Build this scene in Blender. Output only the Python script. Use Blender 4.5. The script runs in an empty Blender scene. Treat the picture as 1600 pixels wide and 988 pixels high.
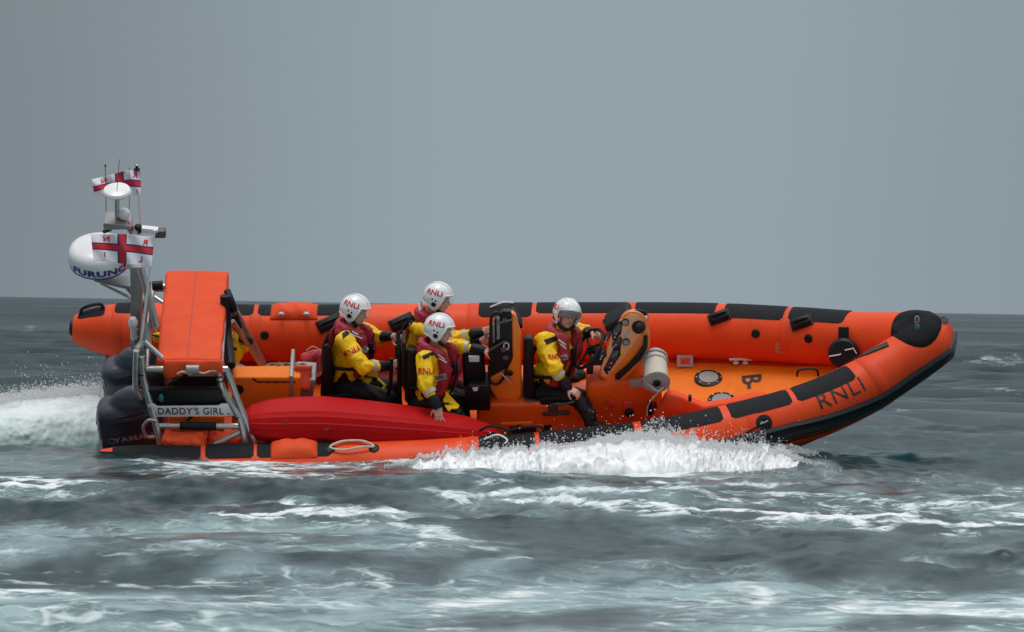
import bpy, bmesh, math, random
import numpy as np
from mathutils import Vector, Matrix
from mathutils.bvhtree import BVHTree
random.seed(7); rng = np.random.default_rng(11)
SC = bpy.context.scene
COL = SC.collection
# ------------------------------------------------------------------ camera
D = 45.0; HC = 1.50; PXM = 165.0
F = PXM * D                       # focal length in photo pixels (photo 1600 x 988)
ROLL = math.radians(1.0)
PITCH = math.atan(18.0 / F)
CAM = np.array([0.0, -D, HC])
_cr, _sr = math.cos(ROLL), math.sin(ROLL)
fwd = np.array([0, math.cos(PITCH), -math.sin(PITCH)])
up0 = np.array([0, math.sin(PITCH), math.cos(PITCH)])
rt0 = np.array([1.0, 0, 0])
RIGHT = rt0 * _cr + up0 * _sr
UP = -rt0 * _sr + up0 * _cr
cd = bpy.data.cameras.new('camera'); cam = bpy.data.objects.new('camera', cd); COL.objects.link(cam)
cd.sensor_width = 36.0; cd.lens = F / 1600 * 36.0
cd.clip_start = 0.5; cd.clip_end = 30000
cam.matrix_world = Matrix(((RIGHT[0], UP[0], -fwd[0], CAM[0]), (RIGHT[1], UP[1], -fwd[1], CAM[1]),
                           (RIGHT[2], UP[2], -fwd[2], CAM[2]), (0, 0, 0, 1)))
cd.dof.use_dof = True; cd.dof.focus_distance = D - 0.3; cd.dof.aperture_fstop = 13.0
SC.camera = cam
SC.view_settings.view_transform = 'Standard'; SC.view_settings.look = 'None'
SC.view_settings.exposure = 0.0; SC.view_settings.gamma = 1.0
try: SC.view_settings.use_curve_mapping = False
except Exception: pass
# ------------------------------------------------------------------ overcast sky
SUN_EL, SUN_AZ = math.radians(79), math.radians(200)
w = bpy.data.worlds.new('World'); SC.world = w; w.use_nodes = True
nt = w.node_tree; nt.nodes.clear()
def WN(t, **k):
    n = nt.nodes.new(t)
    for a, b in k.items(): setattr(n, a, b)
    return n
out = WN('ShaderNodeOutputWorld'); bg = WN('ShaderNodeBackground')
sky = WN('ShaderNodeTexSky', sky_type='NISHITA', sun_disc=False, sun_elevation=SUN_EL, sun_rotation=math.pi - SUN_AZ + math.pi)
sk = WN('ShaderNodeVectorMath', operation='SCALE'); sk.inputs['Scale'].default_value = 0.05
nt.links.new(sky.outputs[0], sk.inputs[0])
tc = WN('ShaderNodeTexCoord'); sx = WN('ShaderNodeSeparateXYZ'); nt.links.new(tc.outputs['Generated'], sx.inputs[0])
cr = WN('ShaderNodeValToRGB'); nt.links.new(sx.outputs['Z'], cr.inputs[0])
e = cr.color_ramp.elements
e[0].position = 0.0; e[0].color = (0.308, 0.374, 0.420, 1)
e[1].position = 1.0; e[1].color = (1.65, 1.67, 1.7, 1)
for p, c in ((0.03, (0.306, 0.370, 0.412, 1)), (0.07, (0.306, 0.370, 0.410, 1)), (0.16, (0.30, 0.36, 0.40, 1)),
             (0.35, (0.36, 0.42, 0.46, 1)), (0.65, (0.95, 0.99, 1.03, 1))):
    q = e.new(p); q.color = c
nz = WN('ShaderNodeTexNoise'); nz.inputs['Scale'].default_value = 2.2; nz.inputs['Detail'].default_value = 5
mp = WN('ShaderNodeMapping'); mp.inputs['Scale'].default_value = (1, 1, 3.0)
nt.links.new(tc.outputs['Generated'], mp.inputs[0]); nt.links.new(mp.outputs[0], nz.inputs[0])
mr = WN('ShaderNodeMapRange'); mr.inputs['From Min'].default_value = 0.3; mr.inputs['From Max'].default_value = 0.7
mr.inputs['To Min'].default_value = 0.97; mr.inputs['To Max'].default_value = 1.03
nt.links.new(nz.outputs[0], mr.inputs[0])
sc2 = WN('ShaderNodeVectorMath', operation='SCALE'); nt.links.new(cr.outputs[0], sc2.inputs[0]); nt.links.new(mr.outputs[0], sc2.inputs['Scale'])
mx = WN('ShaderNodeMix', data_type='RGBA'); mx.inputs[0].default_value = 0.93
nt.links.new(sk.outputs[0], mx.inputs[6]); nt.links.new(sc2.outputs[0], mx.inputs[7])
c3 = WN('ShaderNodeValToRGB'); c3.color_ramp.interpolation = 'B_SPLINE'; ma = WN('ShaderNodeMapRange'); nt.links.new(sx.outputs['X'], ma.inputs[0]); ma.inputs['From Min'].default_value = -.25; ma.inputs['From Max'].default_value = .25
q = c3.color_ramp.elements; q[0].position = 0; q[0].color = (.64, .64, .65, 1); q[1].position = 1; q[1].color = (.84, .84, .84, 1)
for p_, v_ in ((.25, .64), (.34, .76), (.44, .97), (.52, 1.05), (.60, 1.02), (.68, .90), (.78, .85)): q.new(p_).color = (v_, v_, v_, 1)
nt.links.new(ma.outputs[0], c3.inputs[0]); mz = WN('ShaderNodeVectorMath', operation='MULTIPLY'); nt.links.new(mx.outputs[2], mz.inputs[0]); nt.links.new(c3.outputs[0], mz.inputs[1])
nt.links.new(mz.outputs[0], bg.inputs[0]); bg.inputs[1].default_value = 1.0
nt.links.new(bg.outputs[0], out.inputs[0])
ld = bpy.data.lights.new('sun', 'SUN'); sun = bpy.data.objects.new('sun', ld); COL.objects.link(sun)
ld.energy = 1.25; ld.angle = math.radians(24); ld.color = (1, 0.97, 0.92)
_sd = Vector((math.cos(SUN_EL) * math.sin(SUN_AZ), math.cos(SUN_EL) * math.cos(SUN_AZ), math.sin(SUN_EL)))
sun.rotation_euler = _sd.to_track_quat('Z', 'Y').to_euler(); sun.location = (0, 0, 30)
SC.cycles.max_bounces = 6; SC.cycles.transparent_max_bounces = 12
# ------------------------------------------------------------------ helpers
def ray(px, py):
    d = RIGHT * ((px - 800) / F) + UP * ((494 - py) / F) + fwd
    return d
def Wp(px, py, y=0.0):
    "world point seen at photo pixel (px, py) at world depth y"
    d = ray(px, py); return CAM + d * ((y - CAM[1]) / d[1])
def proj(p):
    q = np.asarray(p) - CAM; z = q @ fwd
    return 800 + F * (q @ RIGHT) / z, 494 - F * (q @ UP) / z
def nrm(v): v = np.asarray(v, float); return v / (np.linalg.norm(v) + 1e-12)
# boat frame: ex to the bow, et to port (away), eu up, heeled towards the camera
HEEL = math.radians(33.5)
EX = nrm(np.array([_cr, 0, _sr]))
ET = nrm(np.array([0, math.cos(HEEL), math.sin(HEEL)])); ET = nrm(ET - EX * (ET @ EX))
EU = np.cross(EX, ET)
O = Wp(800, 620, 0)
def B(s, t, u): return O + EX * s + ET * t + EU * u
def onU(px, py, u):
    d = ray(px, py); k = ((O + EU * u - CAM) @ EU) / (d @ EU); return CAM + d * k
def onT(px, py, t):
    d = ray(px, py); k = ((O + ET * t - CAM) @ ET) / (d @ ET); return CAM + d * k
def BT(px, t, u):
    "boat point at side offset t, height u whose pixel column is px"
    a = B((px - 800) / PXM, t, u); b = B((px - 800) / PXM + 0.1, t, u)
    xa, xb = proj(a)[0], proj(b)[0]; return B((px - 800) / PXM + 0.1 * (px - xa) / (xb - xa), t, u)
# materials -----------------------------------------------------------
def mat(name, col, rough=0.5, metal=0.0, bump=0.0, bscale=30.0, var=0.0, vscale=6.0, coat=0.0, spec=0.5, trans=0, alpha=1, emit=None, dirt=None, bdist=0.01, coords='Object'):
    m = bpy.data.materials.new(name); m.use_nodes = True; t = m.node_tree
    b = t.nodes['Principled BSDF']; b.inputs['Base Color'].default_value = (*col, 1)
    b.inputs['Roughness'].default_value = rough; b.inputs['Metallic'].default_value = metal
    b.inputs['Specular IOR Level'].default_value = spec; b.inputs['Coat Weight'].default_value = coat
    b.inputs['Coat Roughness'].default_value = 0.15
    b.inputs['Transmission Weight'].default_value = trans; b.inputs['Alpha'].default_value = alpha
    g = t.nodes.new('ShaderNodeTexCoord')
    if var > 0:
        n = t.nodes.new('ShaderNodeTexNoise'); n.inputs['Scale'].default_value = vscale; n.inputs['Detail'].default_value = 6; n.inputs['Roughness'].default_value = 0.65
        t.links.new(g.outputs[coords], n.inputs['Vector'])
        r = t.nodes.new('ShaderNodeMapRange'); r.inputs['From Min'].default_value = 0.3; r.inputs['From Max'].default_value = 0.7
        r.inputs['To Min'].default_value = 1 - var; r.inputs['To Max'].default_value = 1 + var * 0.6
        t.links.new(n.outputs[0], r.inputs[0])
        v = t.nodes.new('ShaderNodeVectorMath'); v.operation = 'SCALE'; v.inputs[0].default_value = col
        t.links.new(r.outputs[0], v.inputs['Scale'])
        last = v.outputs[0]
        if dirt:
            n2 = t.nodes.new('ShaderNodeTexNoise'); n2.inputs['Scale'].default_value = vscale * 0.5; n2.inputs['Detail'].default_value = 9; n2.inputs['Roughness'].default_value = 0.75
            t.links.new(g.outputs[coords], n2.inputs['Vector'])
            r2 = t.nodes.new('ShaderNodeMapRange'); r2.inputs['From Min'].default_value = 0.55; r2.inputs['From Max'].default_value = 0.78; r2.inputs['To Max'].default_value = dirt[3]
            t.links.new(n2.outputs[0], r2.inputs[0])
            mm = t.nodes.new('ShaderNodeMix'); mm.data_type = 'RGBA'; t.links.new(r2.outputs[0], mm.inputs[0]); t.links.new(last, mm.inputs[6]); mm.inputs[7].default_value = (*dirt[:3], 1)
            last = mm.outputs[2]
        t.links.new(last, b.inputs['Base Color'])
        rr = t.nodes.new('ShaderNodeMapRange'); rr.inputs['To Min'].default_value = max(0, rough - 0.12); rr.inputs['To Max'].default_value = min(1, rough + 0.12)
        t.links.new(n.outputs[0], rr.inputs[0]); t.links.new(rr.outputs[0], b.inputs['Roughness'])
    if bump > 0:
        n = t.nodes.new('ShaderNodeTexNoise'); n.inputs['Scale'].default_value = bscale; n.inputs['Detail'].default_value = 4
        t.links.new(g.outputs[coords], n.inputs['Vector'])
        u = t.nodes.new('ShaderNodeBump'); u.inputs['Strength'].default_value = bump; u.inputs['Distance'].default_value = bdist
        t.links.new(n.outputs[0], u.inputs['Height']); t.links.new(u.outputs[0], b.inputs['Normal'])
    if emit: b.inputs['Emission Color'].default_value = (*emit, 1); b.inputs['Emission Strength'].default_value = 1
    return m
M = dict(
    tube=mat('hypalon_orange', (0.80, 0.072, 0.014), 0.45, spec=.2, var=0.13, vscale=2.6, bump=0.45, bscale=7, bdist=0.008, dirt=(0.50, 0.15, 0.08, 0.38)),
    tubeseam=mat('hypalon_seam', (0.72, 0.065, 0.015), 0.5, spec=.2, var=0.06),
    deck=mat('deck_orange', (0.85, 0.185, 0.008), 0.5, spec=.25, var=0.14, vscale=5, bump=0.2, bscale=60, bdist=0.003, dirt=(0.45, 0.10, 0.03, 0.5)),
    pod=mat('pod_orange', (0.80, 0.11, 0.008), 0.42, spec=.3, var=0.10, vscale=4, coat=0.3, dirt=(0.4, 0.07, 0.02, 0.4)),
    console=mat('console_orange', (0.97, 0.24, 0.016), 0.38, var=0.06, coat=0.35),
    panel=mat('panel_orange', (0.95, 0.42, 0.20), 0.5, var=0.06),
    cloth_or=mat('pvc_cloth_orange', (0.78, 0.085, 0.025), 0.6, spec=.15, var=0.08, vscale=5, bump=0.5, bscale=7, bdist=0.02),
    grip=mat('black_grip', (0.013, 0.014, 0.017), 0.7, bump=0.6, bscale=220, var=0.25, vscale=14, bdist=0.003, dirt=(0.07, 0.07, 0.07, 0.25), spec=.15),
    black=mat('black_rubber', (0.010, 0.011, 0.013), 0.48, spec=.25, var=0.2, bump=0.1, bscale=40),
    seat=mat('black_vinyl', (0.010, 0.010, 0.012), 0.5, spec=.25, var=0.2, bump=0.3, bscale=18),
    strake=mat('black_strake', (0.009, 0.010, 0.012), 0.33, var=0.15),
    cowl=mat('cowl_dark_blue_grey', (0.026, 0.036, 0.055), 0.33, var=0.15, vscale=3, coat=0.3, bump=0.12, bscale=12),
    steel=mat('stainless_tube', (0.50, 0.50, 0.49), 0.34, metal=0.85, var=0.2, vscale=14),
    alu=mat('grey_aluminium', (0.30, 0.30, 0.30), 0.5, metal=0.4, var=0.15),
    white=mat('white_gelcoat', (0.80, 0.81, 0.82), 0.32, var=0.04, coat=0.2),
    whitecloth=mat('white_flag_cloth', (0.78, 0.76, 0.83), 0.8, var=0.05, bump=0.4, bscale=14),
    helmet=mat('white_helmet', (0.80, 0.82, 0.83), 0.30, var=0.04, coat=0.4, dirt=(0.5, 0.5, 0.5, 0.3)),
    red=mat('flag_red', (0.62, 0.02, 0.035), 0.8, bump=0.3, bscale=14),
    navy=mat('flag_navy', (0.03, 0.035, 0.13), 0.8),
    blue=mat('radome_blue', (0.02, 0.05, 0.26), 0.5),
    redtxt=mat('red_lettering', (0.60, 0.02, 0.015), 0.5),
    blacktxt=mat('black_lettering', (0.012, 0.012, 0.014), 0.5),
    kayak=mat('kayak_red', (0.47, 0.005, 0.007), 0.55, spec=.12, var=0.10, vscale=4, bump=0.15, bscale=8, dirt=(0.35, 0.03, 0.03, 0.4)),
    yellow=mat('drysuit_yellow', (0.94, 0.56, 0.006), 0.5, spec=.3, var=0.08, vscale=9, bump=0.9, bscale=16, bdist=0.02, dirt=(0.50, 0.28, 0.01, 0.25)),
    vest=mat('lifejacket_maroon', (0.36, 0.012, 0.032), 0.55, var=0.14, vscale=9, bump=0.6, bscale=16, bdist=0.015),
    suitblack=mat('drysuit_black', (0.008, 0.008, 0.010), 0.6, spec=.25, var=0.3, vscale=8, bump=0.8, bscale=12, bdist=0.02),
    reflect=mat('reflective_tape', (0.45, 0.45, 0.44), 0.35, var=0.1),
    skin=mat('skin', (0.60, 0.30, 0.22), 0.5, var=0.12, vscale=20),
    eyew=mat('eye_white', (0.6, 0.58, 0.55), 0.2), eyed=mat('eye_dark', (0.02, 0.015, 0.012), 0.1),
    lip=mat('lip', (0.40, 0.12, 0.10), 0.5), hair=mat('brown_hair', (0.05, 0.03, 0.02), 0.7),
    rope=mat('pale_rope', (0.62, 0.56, 0.47), 0.8, var=0.12, vscale=20, bump=0.6, bscale=80),
    drum=mat('reel_cheek_grey', (0.30, 0.25, 0.24), 0.5, var=0.1),
    redbag=mat('red_bag', (0.50, 0.018, 0.025), 0.6, var=0.12, bump=0.7, bscale=9, bdist=0.03),
    orbag=mat('orange_red_pack', (0.68, 0.06, 0.022), 0.5, var=0.08),
    tan=mat('tan_rope_clutter', (0.28, 0.17, 0.10), 0.8, var=0.4, vscale=40),
    grey=mat('dark_grey_metal', (0.10, 0.10, 0.105), 0.45, metal=0.4, var=0.2),
    lgrey=mat('light_grey', (0.42, 0.42, 0.44), 0.5), dial=mat('dial_grey', (0.28, 0.28, 0.27), 0.35, var=0.2, vscale=60),
    screen=mat('screen_glass', (0.04, 0.05, 0.055), 0.08), teal=mat('teal_light', (0.01, 0.16, 0.17), 0.3),
    brown=mat('flag_crest_brown', (0.25, 0.09, 0.05), 0.8),
    hull=mat('hull_orange', (0.62, 0.055, 0.02), 0.35, var=0.12, vscale=4, coat=0.2),
    green=mat('green_fitting', (0.02, 0.10, 0.07), 0.4),
)
def visor_mat():
    m = bpy.data.materials.new('clear_visor'); m.use_nodes = True; t = m.node_tree
    b = t.nodes['Principled BSDF']; b.inputs['Base Color'].default_value = (0.8, 0.8, 0.82, 1)
    b.inputs['Roughness'].default_value = 0.08; b.inputs['Alpha'].default_value = 0.07
    return m
M['visor'] = visor_mat()
# mesh pieces ----------------------------------------------------------
class MB:
    def __init__(s): s.v = []; s.f = []; s.n = 0
    def add(s, V, Fs):
        V = np.asarray(V, float); s.v.append(V); s.f += [tuple(int(i) + s.n for i in f) for f in Fs]; s.n += len(V); return s
    def tube(s, path, r, seg=10, caps=True, closed=False): return s.add(*tube(path, r, seg, caps, closed))
    def box(s, c, ax, ay, az): return s.add(*box(c, ax, ay, az))
    def ell(s, c, ax, ay, az, nu=14, nv=10): return s.add(*ell(c, ax, ay, az, nu, nv))
    def rev(s, o, ax, prof, seg=24): return s.add(*revolve(o, ax, prof, seg))
ROOTLOC = {}
def link(name, V, Fs, m, parent=None, smooth=True, sharp=40, base=None, uvs=None):
    me = bpy.data.meshes.new(name)
    V = np.asarray(V, float)
    loc = ROOTLOC.get(parent.name if parent else None)
    pp = parent
    while loc is None and pp is not None: pp = pp.parent; loc = ROOTLOC.get(pp.name)
    if parent is None: loc = np.asarray(base if base is not None else V.mean(0))
    me.from_pydata((V - loc).tolist(), [], [list(f) for f in Fs]); me.validate()
    o = bpy.data.objects.new(name, me); COL.objects.link(o)
    for x in (m if isinstance(m, (list, tuple)) else [m]): me.materials.append(x)
    if smooth:
        me.polygons.foreach_set('use_smooth', [True] * len(me.polygons))
        if sharp: me.set_sharp_from_angle(angle=math.radians(sharp))
    if parent is None: o.location = loc; ROOTLOC[o.name] = loc
    else: o.parent = parent
    return o
def linkM(name, mb, m, parent=None, **k): return link(name, np.concatenate(mb.v), mb.f, m, parent, **k)
def root(name, loc, label, cat, group=None):
    o = bpy.data.objects.new(name, None); COL.objects.link(o); o.location = loc; o.empty_display_size = 0.1
    ROOTLOC[o.name] = np.asarray(loc, float); o['label'] = label; o['category'] = cat
    if group: o['group'] = group
    return o
def tag(o, label, cat, group=None):
    o['label'] = label; o['category'] = cat
    if group: o['group'] = group
    return o
def spline(P, n, closed=False):
    P = np.asarray(P, float); k = len(P)
    if k == 2: return P[0] + (P[1] - P[0]) * np.linspace(0, 1, n)[:, None]
    seg = np.linspace(0, k if closed else k - 1, n, endpoint=not closed); out = []
    for x in seg:
        i = int(min(x, (k - 1) if closed else k - 2)); f = x - i
        g = (lambda j: P[j % k]) if closed else (lambda j: P[j] if 0 <= j < k else (2 * P[0] - P[1] if j < 0 else 2 * P[-1] - P[-2]))
        a, b, c, d = g(i - 1), g(i), g(i + 1), g(i + 2)
        out.append(0.5 * ((2 * b) + (c - a) * f + (2 * a - 5 * b + 4 * c - d) * f * f + (3 * b - a - 3 * c + d) * f ** 3))
    return np.array(out)
def tube(path, r, seg=10, caps=True, closed=False):
    P = np.asarray(path, float); n = len(P); R = np.broadcast_to(np.asarray(r, float), (n,))
    T = np.gradient(P, axis=0)
    if closed: T = (np.roll(P, -1, 0) - np.roll(P, 1, 0))
    T = T / (np.linalg.norm(T, axis=1)[:, None] + 1e-12)
    a = np.array([0, 0, 1.0]) if abs(T[0][2]) < 0.9 else np.array([1.0, 0, 0])
    N = nrm(a - T[0] * (a @ T[0])); V = []
    for i in range(n):
        N = nrm(N - T[i] * (N @ T[i])); Bn = np.cross(T[i], N)
        for j in range(seg):
            th = 2 * math.pi * j / seg; V.append(P[i] + R[i] * (math.cos(th) * N + math.sin(th) * Bn))
    Fs = []
    for i in range(n if closed else n - 1):
        i2 = (i + 1) % n
        for j in range(seg):
            Fs.append((i * seg + j, i * seg + (j + 1) % seg, i2 * seg + (j + 1) % seg, i2 * seg + j))
    if caps and not closed:
        Fs.append(tuple(range(seg - 1, -1, -1))); Fs.append(tuple((n - 1) * seg + j for j in range(seg)))
    return np.array(V), Fs
def box(c, ax, ay, az):
    c, ax, ay, az = (np.asarray(q, float) for q in (c, ax, ay, az))
    V = [c + i * ax + j * ay + k * az for i in (-1, 1) for j in (-1, 1) for k in (-1, 1)]
    Fs = [(0, 1, 3, 2), (4, 6, 7, 5), (0, 4, 5, 1), (2, 3, 7, 6), (0, 2, 6, 4), (1, 5, 7, 3)]
    if np.dot(np.cross(ax, ay), az) < 0: Fs = [f[::-1] for f in Fs]
    return np.array(V), Fs
def rbox(c, ax, ay, az, r=0.02, seg=3):
    "rounded box: half axes ax ay az"
    bm = bmesh.new(); V, Fs = box((0, 0, 0), (np.linalg.norm(ax), 0, 0), (0, np.linalg.norm(ay), 0), (0, 0, np.linalg.norm(az)))
    vs = [bm.verts.new(v) for v in V]
    for f in Fs: bm.faces.new([vs[i] for i in f])
    bmesh.ops.bevel(bm, geom=bm.edges[:], offset=r, segments=seg, profile=0.5, affect='EDGES', clamp_overlap=True)
    X, Y, Z = nrm(ax), nrm(ay), nrm(az); fl = np.dot(np.cross(X, Y), Z) < 0
    bm.verts.index_update()
    V = np.array([np.asarray(c) + X * v.co.x + Y * v.co.y + Z * v.co.z for v in bm.verts])
    Fs = [tuple(v.index for v in (reversed(f.verts[:]) if fl else f.verts)) for f in bm.faces]; bm.free()
    return V, Fs
def prism(poly, n, th, bev=0.0, seg=2):
    "poly: coplanar 3D points; extruded by n*th"
    bm = bmesh.new(); n = nrm(n); P = [np.asarray(p, float) for p in poly]
    a = [bm.verts.new(p) for p in P]; b = [bm.verts.new(p + n * th) for p in P]
    k = len(P); bm.faces.new(a[::-1]); bm.faces.new(b)
    for i in range(k): bm.faces.new((a[i], a[(i + 1) % k], b[(i + 1) % k], b[i]))
    bmesh.ops.recalc_face_normals(bm, faces=bm.faces[:])
    if bev > 0: bmesh.ops.bevel(bm, geom=bm.edges[:], offset=bev, segments=seg, profile=0.5, affect='EDGES', clamp_overlap=True)
    bm.verts.index_update()
    V = np.array([list(v.co) for v in bm.verts]); Fs = [tuple(v.index for v in f.verts) for f in bm.faces]; bm.free()
    return V, Fs
def ell(c, ax, ay, az, nu=14, nv=10):
    c, ax, ay, az = (np.asarray(q, float) for q in (c, ax, ay, az)); V = [c + az]
    for j in range(1, nv):
        ph = math.pi * j / nv
        for i in range(nu):
            th = 2 * math.pi * i / nu; V.append(c + az * math.cos(ph) + math.sin(ph) * (ax * math.cos(th) + ay * math.sin(th)))
    V.append(c - az); Fs = []
    for i in range(nu): Fs.append((0, 1 + i, 1 + (i + 1) % nu))
    for j in range(nv - 2):
        for i in range(nu):
            a = 1 + j * nu; Fs.append((a + i, a + nu + i, a + nu + (i + 1) % nu, a + (i + 1) % nu))
    a = 1 + (nv - 2) * nu; l = len(V) - 1
    for i in range(nu): Fs.append((a + i, l, a + (i + 1) % nu))
    if np.dot(np.cross(ax, ay), az) < 0: Fs = [f[::-1] for f in Fs]
    return np.array(V), Fs
def capsule(a, b, ra, rb, seg=12):
    a = np.asarray(a, float); b = np.asarray(b, float); d = nrm(b - a); P = []; R = []
    for k in (0.02, 0.15, 0.35, 0.6, 0.85): th = k * math.pi / 2; P.append(a - d * ra * math.cos(th)); R.append(ra * math.sin(th))
    P.append(a); R.append(ra); P.append(b); R.append(rb)
    for k in (0.85, 0.6, 0.35, 0.15, 0.02): th = k * math.pi / 2; P.append(b + d * rb * math.cos(th)); R.append(rb * math.sin(th))
    return tube(P, R, seg)
def revolve(o, ax, prof, seg=24):
    o = np.asarray(o, float); ax = nrm(ax); h = np.array([0, 0, 1.0]) if abs(ax[2]) < 0.9 else np.array([1.0, 0, 0])
    X = nrm(h - ax * (h @ ax)); Y = np.cross(ax, X); V = []; k = len(prof)
    for (r, z) in prof:
        for j in range(seg): th = 2 * math.pi * j / seg; V.append(o + ax * z + max(r, 1e-4) * (math.cos(th) * X + math.sin(th) * Y))
    Fs = [(i * seg + j, i * seg + (j + 1) % seg, (i + 1) * seg + (j + 1) % seg, (i + 1) * seg + j) for i in range(k - 1) for j in range(seg)]
    Fs.append(tuple(range(seg - 1, -1, -1))); Fs.append(tuple((k - 1) * seg + j for j in range(seg)))
    return np.array(V), Fs
def loft(secs, closed=True, caps=True):
    n = len(secs); k = len(secs[0]); V = np.concatenate([np.asarray(s, float) for s in secs]); Fs = []
    for i in range(n - 1):
        for j in range(k if closed else k - 1): Fs.append((i * k + j, i * k + (j + 1) % k, (i + 1) * k + (j + 1) % k, (i + 1) * k + j))
    if caps and closed: Fs.append(tuple(range(k - 1, -1, -1))); Fs.append(tuple((n - 1) * k + j for j in range(k)))
    return V, Fs
_DG = None
def blob(pieces, voxel=0.008, smooth=6, ratio=0.4, disp=None):
    "union of closed pieces as one continuous skin (voxel remesh, relaxed)"
    mb = MB()
    for p in pieces: mb.add(*p)
    me = bpy.data.meshes.new('tmp'); me.from_pydata(np.concatenate(mb.v).tolist(), [], [list(f) for f in mb.f])
    o = bpy.data.objects.new('tmp', me); COL.objects.link(o)
    bm = bmesh.new(); bm.from_mesh(me); bmesh.ops.recalc_face_normals(bm, faces=bm.faces[:]); bm.to_mesh(me); bm.free()
    r = o.modifiers.new('r', 'REMESH'); r.mode = 'VOXEL'; r.voxel_size = voxel
    s = o.modifiers.new('s', 'SMOOTH'); s.iterations = smooth; s.factor = 0.5
    if ratio < 1: d = o.modifiers.new('d', 'DECIMATE'); d.ratio = ratio
    dg = bpy.context.evaluated_depsgraph_get(); ev = o.evaluated_get(dg); m2 = ev.to_mesh()
    n = len(m2.vertices); V = np.empty(n * 3); m2.vertices.foreach_get('co', V); V = V.reshape(-1, 3)
    if disp is not None:
        N = np.empty(n * 3); m2.vertices.foreach_get('normal', N); V = V + N.reshape(-1, 3) * disp(V)[:, None]
    Fs = [tuple(p.vertices) for p in m2.polygons]; ev.to_mesh_clear()
    bpy.data.objects.remove(o); bpy.data.meshes.remove(me)
    return V, Fs
def folds(amp=0.008, sc=14, seed=0):
    r = np.random.default_rng(seed); K = r.normal(size=(7, 3)); K /= np.linalg.norm(K, axis=1)[:, None]; K *= sc * r.uniform(0.7, 2.3, (7, 1)); ph = r.uniform(0, 6.3, 7)
    def f(V):
        q = V + 0.03 * np.sin(V[:, [1, 2, 0]] * sc * 1.3 + seed); a = np.sin(q @ K.T + ph); return amp * (1 - 2 * np.abs(a[:, :3])).mean(1) + amp * 0.7 * a[:, 3:].mean(1)
    return f
_TX = {}
def textmesh(s, bold=0.0, space=1.0, shear=0.0):
    "flat lettering, height of capitals = 1, centred on 0,0"
    key = (s, bold, space, shear)
    if key in _TX: return _TX[key]
    c = bpy.data.curves.new('t', 'FONT'); c.body = s; c.size = 1.0; c.offset = bold; c.space_character = space; c.resolution_u = 3; c.shear = shear
    o = bpy.data.objects.new('t', c); COL.objects.link(o)
    dg = bpy.context.evaluated_depsgraph_get(); ev = o.evaluated_get(dg); m = ev.to_mesh()
    bm = bmesh.new(); bm.from_mesh(m); bmesh.ops.triangulate(bm, faces=bm.faces[:])
    bmesh.ops.subdivide_edges(bm, edges=[x for x in bm.edges if x.calc_length() > 0.25], cuts=1)
    bmesh.ops.triangulate(bm, faces=bm.faces[:]); bm.verts.index_update()
    V = np.array([list(v.co)[:2] for v in bm.verts]); Fs = [tuple(v.index for v in f.verts) for f in bm.faces]; bm.free()
    ev.to_mesh_clear(); bpy.data.objects.remove(o); bpy.data.curves.remove(c)
    lo, hi = V.min(0), V.max(0); V = (V - (lo + hi) / 2) / 0.73
    _TX[key] = (V, Fs); return _TX[key]
def bvh(*parts):
    mb = MB()
    for V, Fs in parts: mb.add(V, Fs)
    return BVHTree.FromPolygons([Vector(v) for v in np.concatenate(mb.v)], mb.f)
def drape(V2, Fs, c, X, Y, tree, off=0.004, start=0.6):
    "lay a flat figure on a surface, seen square-on along its own normal"
    c = np.asarray(c, float); X = np.asarray(X, float); Y = np.asarray(Y, float); N = nrm(np.cross(X, Y)); out = []
    d0 = None
    hit = []
    for x, y in V2:
        p = c + X * x + Y * y; h = tree.ray_cast(Vector(p + N * start), Vector(-N), start * 2)
        hit.append(h[3] if h[0] is not None else None)
    val = [h for h in hit if h is not None]; med = sorted(val)[len(val) // 2] if val else start
    for (x, y), h in zip(V2, hit):
        if h is None or abs(h - med) > 0.12: h = med + 0.01
        out.append(c + X * x + Y * y + N * (start - h + off))
    return np.array(out), Fs
def gridpoly(w, h, nx, ny):
    V = [((i / nx - .5) * w, (j / ny - .5) * h) for j in range(ny + 1) for i in range(nx + 1)]
    Fs = [(j * (nx + 1) + i, j * (nx + 1) + i + 1, (j + 1) * (nx + 1) + i + 1, (j + 1) * (nx + 1) + i) for j in range(ny) for i in range(nx)]
    return V, Fs
def solid(V, Fs, n, th):
    "give a sheet thickness th along n (vector or per-vertex)"
    V = np.asarray(V, float); n = np.asarray(n, float); k = len(V); W2 = V - n * th
    F2 = list(Fs) + [tuple(i + k for i in reversed(f)) for f in Fs]; ed = {}
    for f in Fs:
        for a, b in zip(f, f[1:] + f[:1]): ed[(a, b)] = 1
    for (a, b) in list(ed):
        if (b, a) not in ed: F2.append((b, a, a + k, b + k))
    return np.concatenate([V, W2]), F2
# ================================================================== LIFEBOAT
boat = root('rigid_inflatable_boat', B(0, 0, -0.4), 'orange rigid inflatable lifeboat heeling towards the camera with four crew aboard', 'boat')
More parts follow.
